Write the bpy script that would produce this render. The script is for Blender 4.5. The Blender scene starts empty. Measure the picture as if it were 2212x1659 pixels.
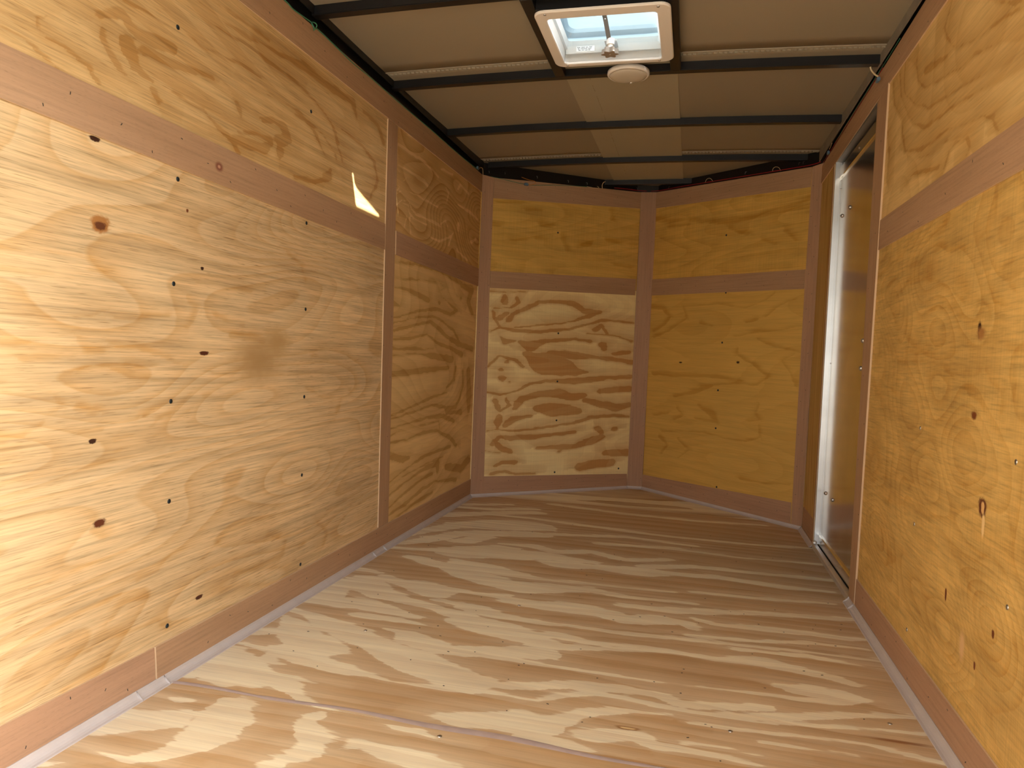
import bpy, bmesh, math, random
import numpy as np
from mathutils import Vector, Matrix

S = bpy.context.scene
COL = S.collection
W = 1.7112            # inside width of the trailer, metres

# ------------------------------------------------------------------ camera
cam_d = bpy.data.cameras.new('camera')
cam = bpy.data.objects.new('camera', cam_d)
COL.objects.link(cam)
cam_d.sensor_width = 36.0
cam_d.lens = 1562.3 / 2212 * 36.0
cam_d.clip_start = 0.01
R = [[0.969728, -0.239142, -0.049381], [0.240698, 0.970187, 0.028326], [0.041135, -0.039355, 0.998378]]
right = Vector((R[0][0], R[1][0], R[2][0])); fwd = Vector((R[0][1], R[1][1], R[2][1])); up = Vector((R[0][2], R[1][2], R[2][2]))
m = Matrix.Identity(4)
for i in range(3):
    m[i][0] = right[i]; m[i][1] = up[i]; m[i][2] = -fwd[i]
m[0][3], m[1][3], m[2][3] = 1.1498, 0.0, 0.787
cam.matrix_world = m
S.camera = cam

# ------------------------------------------------------------------ light
world = bpy.data.worlds.new('sky'); S.world = world; world.use_nodes = True
nt = world.node_tree; nt.nodes.clear()
wo = nt.nodes.new('ShaderNodeOutputWorld'); bg = nt.nodes.new('ShaderNodeBackground')
sky = nt.nodes.new('ShaderNodeTexSky')
sky.sky_type = 'NISHITA'; sky.sun_disc = False
SUN_DIR = Vector((1.0, -0.20, 0.559)).normalized()      # towards the sun
sky.sun_elevation = math.asin(SUN_DIR.z); sky.sun_rotation = math.atan2(SUN_DIR.x, SUN_DIR.y)
sky.air_density = 1.0; sky.dust_density = 4.0; sky.ozone_density = 1.0
hs = nt.nodes.new('ShaderNodeHueSaturation'); hs.inputs['Saturation'].default_value = 0.24
nt.links.new(sky.outputs[0], hs.inputs['Color'])
nt.links.new(hs.outputs[0], bg.inputs[0]); bg.inputs[1].default_value = 0.27
nt.links.new(bg.outputs[0], wo.inputs[0])
sd = bpy.data.lights.new('sun', 'SUN'); sd.energy = 5.0; sd.angle = 0.0093; sd.color = (1.0, 0.95, 0.86)
sun = bpy.data.objects.new('sun', sd); COL.objects.link(sun)
sun.rotation_euler = SUN_DIR.to_track_quat('Z', 'Y').to_euler(); sun.location = (4, 0, 4)
# portal over the open rear doorway: it only guides the sky light through the opening
pd = bpy.data.lights.new('sky_portal', 'AREA'); pd.shape = 'RECTANGLE'; pd.size = 1.70; pd.size_y = 1.75
pd.cycles.is_portal = True
po = bpy.data.objects.new('sky_portal', pd); COL.objects.link(po)
po.location = (W / 2, 0.16, 0.88); po.rotation_euler = (math.radians(90), 0, 0)

S.view_settings.view_transform = 'Standard'
S.view_settings.look = 'None'
S.view_settings.gamma = 1.0
S.view_settings.use_curve_mapping = False
S.view_settings.exposure = 1.80
S.cycles.diffuse_bounces = 10
S.cycles.max_bounces = 12
S.cycles.sample_clamp_indirect = 6.0
S.cycles.caustics_reflective = False

# ------------------------------------------------------------------ helpers
def P(**k): return k
def tag(o, label=None, cat=None, group=None, kind=None):
    if label: o['label'] = label
    if cat: o['category'] = cat
    if group: o['group'] = group
    if kind: o['kind'] = kind
    return o
def link(name, me, mat=None, parent=None):
    o = bpy.data.objects.new(name, me); COL.objects.link(o)
    if mat is not None and me is not None: me.materials.append(mat)
    if parent is not None: o.parent = parent
    return o
def empty(name, loc=(0, 0, 0)):
    o = bpy.data.objects.new(name, None); COL.objects.link(o); o.location = loc; o.empty_display_size = .05
    return o
def from_bm(name, bm, mat=None, parent=None, smooth=False, at=None):
    """mesh object out of a bmesh in world coordinates; the origin goes to AT (or the mesh's centre); parents are unrotated empties or meshes"""
    if at is None:
        c = Vector((0, 0, 0))
        for v in bm.verts: c += v.co
        c /= max(1, len(bm.verts))
    else: c = Vector(at)
    for v in bm.verts: v.co -= c
    bm.normal_update()
    me = bpy.data.meshes.new(name); bm.to_mesh(me); bm.free()
    if smooth:
        for p in me.polygons: p.use_smooth = True
    o = link(name, me, mat, parent)
    base = Vector((0, 0, 0)); q = parent
    while q is not None: base += q.location; q = q.parent
    o.location = c - base
    return o
class Plane:
    def __init__(s, o, u, n):
        s.o = Vector(o); s.u = Vector(u).normalized(); s.n = Vector(n).normalized(); s.v = Vector((0, 0, 1))
    def at(s, u, v, d=0.0): return s.o + s.u * u + s.v * v + s.n * d
PLL = Plane((0, 0, 0), (0, 1, 0), (1, 0, 0))
PLR = Plane((W, 0, 0), (0, 1, 0), (-1, 0, 0))
PNL = Plane((0, 3.7876, 0), (0.7585, 0.6517, 0), (0.6517, -0.7585, 0))
PNC = Plane((0.7998, 4.4748, 0), (0.9847, 0.1742, 0), (0.1742, -0.9847, 0))
PNR = Plane((0.8927, 4.4913, 0), (0.7310, -0.6824, 0), (-0.6824, -0.7310, 0))
def uvlayer(bm, fn):
    l = bm.loops.layers.uv.new('UVMap')
    for f in bm.faces:
        for lp in f.loops: lp[l].uv = fn(lp.vert.co)
def prism(pl, poly, d0, d1, bev=0.0, swap=False, off=(0, 0), edge_jit=0.0, seg=0):
    """extrude polygon POLY (u,v pairs on plane PL) from depth d0 to d1 (d1 is the visible face); UV in metres, u along the grain"""
    bm = bmesh.new()
    pts = [Vector(p) for p in poly]
    if seg or edge_jit:
        out = []
        for i, a in enumerate(pts):
            b = pts[(i + 1) % len(pts)]; L = (b - a).length; n = max(1, int(L / max(seg, .02)))
            for k in range(n):
                p = a.lerp(b, k / n)
                if 0 < k: p = p + Vector((random.uniform(-1, 1), random.uniform(-1, 1))) * edge_jit
                out.append(p)
        pts = out
    a = [bm.verts.new(pl.at(p[0], p[1], d0)) for p in pts]
    b = [bm.verts.new(pl.at(p[0], p[1], d1)) for p in pts]
    n = len(pts)
    bm.faces.new(a); bm.faces.new(b)
    for i in range(n): bm.faces.new((a[i], a[(i + 1) % n], b[(i + 1) % n], b[i]))
    bmesh.ops.recalc_face_normals(bm, faces=bm.faces)
    if bev:
        bmesh.ops.bevel(bm, geom=list(bm.edges), offset=bev, segments=1, affect='EDGES')
    def fn(co):
        r = co - pl.o; x, y = r.dot(pl.u) + off[0], r.z + off[1] + r.dot(pl.n)
        return (y, x) if swap else (x, y)
    uvlayer(bm, fn)
    return bm
def box_bm(c, s, bm=None, rot=None):
    bm = bm or bmesh.new()
    M = Matrix.Translation(c) @ (rot.to_4x4() if rot is not None else Matrix.Identity(4)) @ Matrix.Diagonal((s[0], s[1], s[2], 1))
    bmesh.ops.create_cube(bm, size=1.0, matrix=M)
    return bm
def tube_bm(pts, r, n=8, bm=None, closed_ends=True):
    bm = bm or bmesh.new(); rings = []
    pts = [Vector(p) for p in pts]; prev = None
    for i, p in enumerate(pts):
        t = (pts[min(i + 1, len(pts) - 1)] - pts[max(i - 1, 0)]).normalized()
        a = prev if prev is not None and abs(prev.dot(t)) < .95 else (Vector((0, 0, 1)) if abs(t.z) < .9 else Vector((1, 0, 0)))
        x = (a - t * a.dot(t)).normalized(); y = t.cross(x); prev = x
        rings.append([bm.verts.new(p + (x * math.cos(q) + y * math.sin(q)) * r) for q in [2 * math.pi * k / n for k in range(n)]])
    for i in range(len(rings) - 1):
        for k in range(n):
            bm.faces.new((rings[i][k], rings[i][(k + 1) % n], rings[i + 1][(k + 1) % n], rings[i + 1][k]))
    if closed_ends:
        bm.faces.new(rings[0][::-1]); bm.faces.new(rings[-1])
    return bm
def smooth_path(pts, k=5):
    pts = [Vector(p) for p in pts]; out = []
    for i in range(len(pts) - 1):
        p0, p1, p2, p3 = pts[max(i - 1, 0)], pts[i], pts[i + 1], pts[min(i + 2, len(pts) - 1)]
        for j in range(k):
            t = j / k
            out.append(.5 * ((2 * p1) + (p2 - p0) * t + (2 * p0 - 5 * p1 + 4 * p2 - p3) * t * t + (-p0 + 3 * p1 - 3 * p2 + p3) * t ** 3))
    out.append(pts[-1]); return out
def lathe_bm(center, axis, prof, n=20, bm=None):
    """profile of (radius, height along axis)"""
    bm = bm or bmesh.new(); axis = Vector(axis).normalized(); c = Vector(center)
    a = Vector((0, 0, 1)) if abs(axis.z) < .9 else Vector((1, 0, 0))
    x = (a - axis * a.dot(axis)).normalized(); y = axis.cross(x); rings = []
    for r, h in prof:
        if r < 1e-6: rings.append([bm.verts.new(c + axis * h)])
        else: rings.append([bm.verts.new(c + axis * h + (x * math.cos(q) + y * math.sin(q)) * r) for q in [2 * math.pi * k / n for k in range(n)]])
    for A, B in zip(rings, rings[1:]):
        for k in range(n):
            k2 = (k + 1) % n
            if len(A) == 1 and len(B) == 1: continue
            if len(A) == 1: bm.faces.new((A[0], B[k2], B[k]))
            elif len(B) == 1: bm.faces.new((A[k], A[k2], B[0]))
            else: bm.faces.new((A[k], A[k2], B[k2], B[k]))
    bmesh.ops.recalc_face_normals(bm, faces=bm.faces)
    return bm

# ------------------------------------------------------------------ node helper
class NB:
    def __init__(s, name):
        s.m = bpy.data.materials.new(name); s.m.use_nodes = True
        s.t = s.m.node_tree; s.t.nodes.clear()
        s.out = s.t.nodes.new('ShaderNodeOutputMaterial')
    def n(s, typ, **kw):
        nd = s.t.nodes.new(typ)
        for k, v in kw.items():
            if k.startswith('_'): setattr(nd, k[1:], v)
        for k, v in kw.items():
            if not k.startswith('_'):
                key = int(k[1:]) if k[0] == 'i' and k[1:].isdigit() else k.replace('__', ' ')
                s.set(nd.inputs[key], v)
        return nd
    def set(s, sock, v):
        if isinstance(v, bpy.types.NodeSocket): s.t.links.new(v, sock)
        elif isinstance(v, (tuple, list)) and len(v) == 3 and sock.type == 'RGBA': sock.default_value = (*v, 1)
        else: sock.default_value = v
    def math(s, op, a, b=0.0, c=0.0, clamp=False):
        nd = s.n('ShaderNodeMath', _operation=op, i0=a, i1=b, i2=c); nd.use_clamp = clamp
        return nd.outputs[0]
    def mix(s, f, a, b, mode='MIX'):
        nd = s.n('ShaderNodeMix', _data_type='RGBA', _blend_type=mode)
        s.set(nd.inputs[0], f); s.set(nd.inputs[6], a); s.set(nd.inputs[7], b)
        return nd.outputs[2]
    def noise(s, vec, scale, det=3.0, rough=.55, dist=0.0):
        nd = s.n('ShaderNodeTexNoise', Vector=vec, Scale=scale, Detail=det, Roughness=rough, Distortion=dist)
        return nd.outputs[0]
    def mapv(s, vec, sc, loc=(0, 0, 0), rot=(0, 0, 0)):
        nd = s.n('ShaderNodeMapping', Vector=vec); nd.inputs['Scale'].default_value = sc
        nd.inputs['Location'].default_value = loc; nd.inputs['Rotation'].default_value = rot
        return nd.outputs[0]
    def rng(s, v, a, b, c, d, smooth=False):
        nd = s.n('ShaderNodeMapRange', Value=v); nd.inputs[1].default_value = a; nd.inputs[2].default_value = b
        nd.inputs[3].default_value = c; nd.inputs[4].default_value = d
        if smooth: nd.interpolation_type = 'SMOOTHSTEP'
        return nd.outputs[0]
    def ramp(s, v, pts, interp='LINEAR'):
        nd = s.n('ShaderNodeValToRGB', Fac=v); cr = nd.color_ramp; cr.interpolation = interp
        while len(cr.elements) < len(pts): cr.elements.new(.5)
        for e, (p, c) in zip(cr.elements, pts):
            e.position = p; e.color = (*c, 1) if not isinstance(c, float) else (c, c, c, 1)
        return nd.outputs[0]
    def bsdf(s, **kw):
        b = s.n('ShaderNodeBsdfPrincipled', **kw); s.t.links.new(b.outputs[0], s.out.inputs[0]); return b
    def bump(s, h, strength, dist=.001):
        return s.n('ShaderNodeBump', Height=h, Strength=strength, Distance=dist).outputs[0]
def srgb(r, g, b):
    f = lambda c: (c / 255 / 12.92) if c <= 10 else ((c / 255 + .055) / 1.055) ** 2.4
    return (f(r), f(g), f(b))

def plywood(name, light, dark, profile, jag=.05, jagf=(7, 90), streak=.12, streakf=(7, 330), blotch=.10, blotchf=(1.2, 4),
            tint=None, fiber_dark=.0, spots=(), rough=.6, seed=0.0, cross=0.0, figure=None, bands=.3, edge=.12, fjag=.30, halo=.0):
    """softwood plywood face: growth-ring contours come from the per-vertex float attribute ring_phase; profile maps fract(phase) to the share of dark wood"""
    b = NB(name)
    uv = b.n('ShaderNodeUVMap').outputs[0]
    at = b.n('ShaderNodeAttribute', _attribute_name='ring_phase').outputs['Fac']
    uvs = b.mapv(uv, (1, 1, 1), loc=(seed, seed * .7, 0))
    j = b.noise(b.mapv(uvs, (jagf[0], jagf[1], 1)), 1.0, 4.0, .6)
    j2 = b.noise(b.mapv(uvs, (jagf[0] * .9, jagf[1] * .16, 1), loc=(3, 1, 0)), 1.0, 3.0, .6)
    ph = b.math('ADD', at, b.math('MULTIPLY', b.math('SUBTRACT', j, .5), jag * 2))
    ph = b.math('ADD', ph, b.math('MULTIPLY', b.math('SUBTRACT', j2, .5), jag * 4))
    fr = b.math('FRACT', ph)
    k = b.ramp(fr, profile)
    # the bands fade in and out
    fade = b.rng(b.noise(b.mapv(uvs, (2.2, 5, 1), loc=(9, 4, 0)), 1.0, 2.0), .32, .62, .45, 1.0)
    k = b.math('MULTIPLY', k, fade)
    if figure:
        fg = b.n('ShaderNodeAttribute', _attribute_name='figure').outputs['Fac']
        fj = b.math('ADD', b.math('MULTIPLY', b.math('SUBTRACT', j, .5), fjag * 2), b.math('MULTIPLY', b.math('SUBTRACT', j2, .5), fjag * 3))
        fq = b.math('ADD', fg, fj)
        inside = b.rng(fq, .5 - edge, .5 + edge, 0.0, 1.0, True)
        if halo: inside = b.math('MAXIMUM', inside, b.math('MULTIPLY', b.rng(fq, -.9, .5, 0.0, halo), 1.0))
        if figure == 'pale': inside = b.math('SUBTRACT', 1.0, inside)
        k = b.math('ADD', b.math('MULTIPLY', inside, 1.0 - bands), b.math('MULTIPLY', k, bands), clamp=True)
    col = b.mix(k, light, dark)
    st = b.noise(b.mapv(uvs, (streakf[0], streakf[1], 1), loc=(5, 2, 0)), 1.0, 3.0, .65)
    col = b.mix(1.0, col, b.ramp(st, [(.28, 1.0 - streak * 1.25), (.5, 1.0), (.78, 1.0 + streak * .6)]), 'MULTIPLY')
    st2 = b.noise(b.mapv(uvs, (streakf[0] * .35, streakf[1] * .22, 1), loc=(1, 8, 0)), 1.0, 4.0, .6)
    col = b.mix(1.0, col, b.ramp(st2, [(.3, 1.0 - streak), (.55, 1.0), (.8, 1.0 + streak * .5)]), 'MULTIPLY')
    bl = b.noise(b.mapv(uvs, (blotchf[0], blotchf[1], 1), loc=(2, 6, 0)), 1.0, 4.0, .6)
    if tint is not None:
        col = b.mix(b.rng(bl, .42, .72, 0.0, blotch * 4), col, b.mix(1.0, col, tint, 'MULTIPLY'))
    col = b.mix(1.0, col, b.ramp(bl, [(.25, 1.0 + blotch), (.5, 1.0), (.75, 1.0 - blotch)]), 'MULTIPLY')
    if fiber_dark:
        fd = b.noise(b.mapv(uvs, (16, 420, 1), loc=(7, 7, 0)), 1.0, 2.0, .5)
        fm = b.math('MULTIPLY', b.rng(fd, .60, .72, 0.0, 1.0), b.rng(bl, .35, .65, .3, 1.0))
        col = b.mix(b.math('MULTIPLY', fm, fiber_dark), col, tuple(c * .38 for c in dark))
    if cross:
        cr = b.noise(b.mapv(uvs, (260, 3, 1)), 1.0, 2.0, .5)
        col = b.mix(1.0, col, b.ramp(cr, [(.35, 1.0 - cross), (.6, 1.0 + cross * .5)]), 'MULTIPLY')
    # knots, gouges and patches: (u, v, radius u, radius v, colour, edge softness)
    for (ku, kv, ru, rv, kc, soft) in spots:
        mp = b.mapv(uv, (1 / ru, 1 / rv, 1), loc=(-ku / ru, -kv / rv, 0))
        wb = b.n('ShaderNodeTexNoise', Vector=mp, Scale=1.6, Detail=2.0)
        mp2 = b.n('ShaderNodeVectorMath', _operation='ADD', i0=mp, i1=b.n('ShaderNodeVectorMath', _operation='SCALE', i0=wb.outputs['Color'], Scale=.9).outputs[0]).outputs[0]
        mp3 = b.n('ShaderNodeVectorMath', _operation='SUBTRACT', i0=mp2, i1=(.45, .45, .45)).outputs[0]
        d = b.n('ShaderNodeVectorMath', _operation='LENGTH', i0=b.n('ShaderNodeVectorMath', _operation='MULTIPLY', i0=mp3, i1=(1, 1, 0)).outputs[0]).outputs[1]
        col = b.mix(b.rng(d, 1.0 - soft, 1.0 + soft, 1.0, 0.0, True), col, kc)
    bs = b.bsdf(Base__Color=col, Roughness=rough)
    bs.inputs['Specular IOR Level'].default_value = .3
    b.set(bs.inputs['Normal'], b.bump(b.math('ADD', st, b.math('MULTIPLY', k, -.8)), .35, .0006))
    return b.m

def luan(name, c1, c2, seed=0.0, knot=None):
    b = NB(name); uv = b.n('ShaderNodeUVMap').outputs[0]; uv = b.mapv(uv, (1, 1, 1), loc=(seed, seed, 0))
    a = b.noise(b.mapv(uv, (4, 150, 1)), 1.0, 4.0, .65)
    c = b.noise(b.mapv(uv, (1.3, 9, 1), loc=(3, 3, 0)), 1.0, 3.0, .5)
    col = b.mix(b.rng(c, .3, .7, 0, 1), c1, c2)
    col = b.mix(1.0, col, b.ramp(a, [(.25, .80), (.5, 1.0), (.75, 1.10)]), 'MULTIPLY')
    pore = b.noise(b.mapv(uv, (60, 900, 1), loc=(2, 9, 0)), 1.0, 1.0, .5)
    col = b.mix(b.rng(pore, .64, .74, 0, .45), col, tuple(x * .4 for x in c1))
    if knot:
        uv0 = b.n('ShaderNodeUVMap').outputs[0]
        mp = b.mapv(uv0, (1 / .016, 1 / .012, 1), loc=(-knot[0] / .016, -knot[1] / .012, 0))
        d = b.n('ShaderNodeVectorMath', _operation='LENGTH', i0=mp).outputs[1]
        col = b.mix(b.rng(d, .5, 1.25, 1.0, 0.0, True), col, srgb(132, 84, 66)); col = b.mix(b.rng(d, .15, .5, 1.0, 0.0, True), col, srgb(196, 150, 124))
    bs = b.bsdf(Base__Color=col, Roughness=.62); bs.inputs['Specular IOR Level'].default_value = .3
    b.set(bs.inputs['Normal'], b.bump(a, .25, .0004))
    return b.m
def plain(name, col, rough=.5, metal=0.0, spec=.5, noise=0.0, nsc=40, bump=0.0):
    b = NB(name)
    if noise:
        co = b.n('ShaderNodeTexCoord').outputs['Object']
        nz = b.noise(co, nsc, 3.0)
        c = b.mix(1.0, col, b.ramp(nz, [(.3, 1.0 - noise), (.7, 1.0 + noise)]), 'MULTIPLY')
    else: c = col
    bs = b.bsdf(Base__Color=c, Roughness=rough, Metallic=metal); bs.inputs['Specular IOR Level'].default_value = spec
    if noise and bump: b.set(bs.inputs['Normal'], b.bump(nz, bump, .002))
    return b.m
def brushed(name, col, rough, fx=(1, 1, 60), aniso=.0):
    b = NB(name); co = b.n('ShaderNodeTexCoord').outputs['Object']
    nz = b.noise(b.mapv(co, fx), 6.0, 4.0, .6); sm = b.noise(co, 5.0, 3.0)
    c = b.mix(1.0, col, b.ramp(sm, [(.3, .86), (.7, 1.05)]), 'MULTIPLY')
    bs = b.bsdf(Base__Color=c, Metallic=1.0, Roughness=b.rng(nz, .2, .8, rough * .8, rough * 1.25), Anisotropic=aniso)
    b.set(bs.inputs['Normal'], b.bump(nz, .06, .0004))
    return b.m

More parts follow.
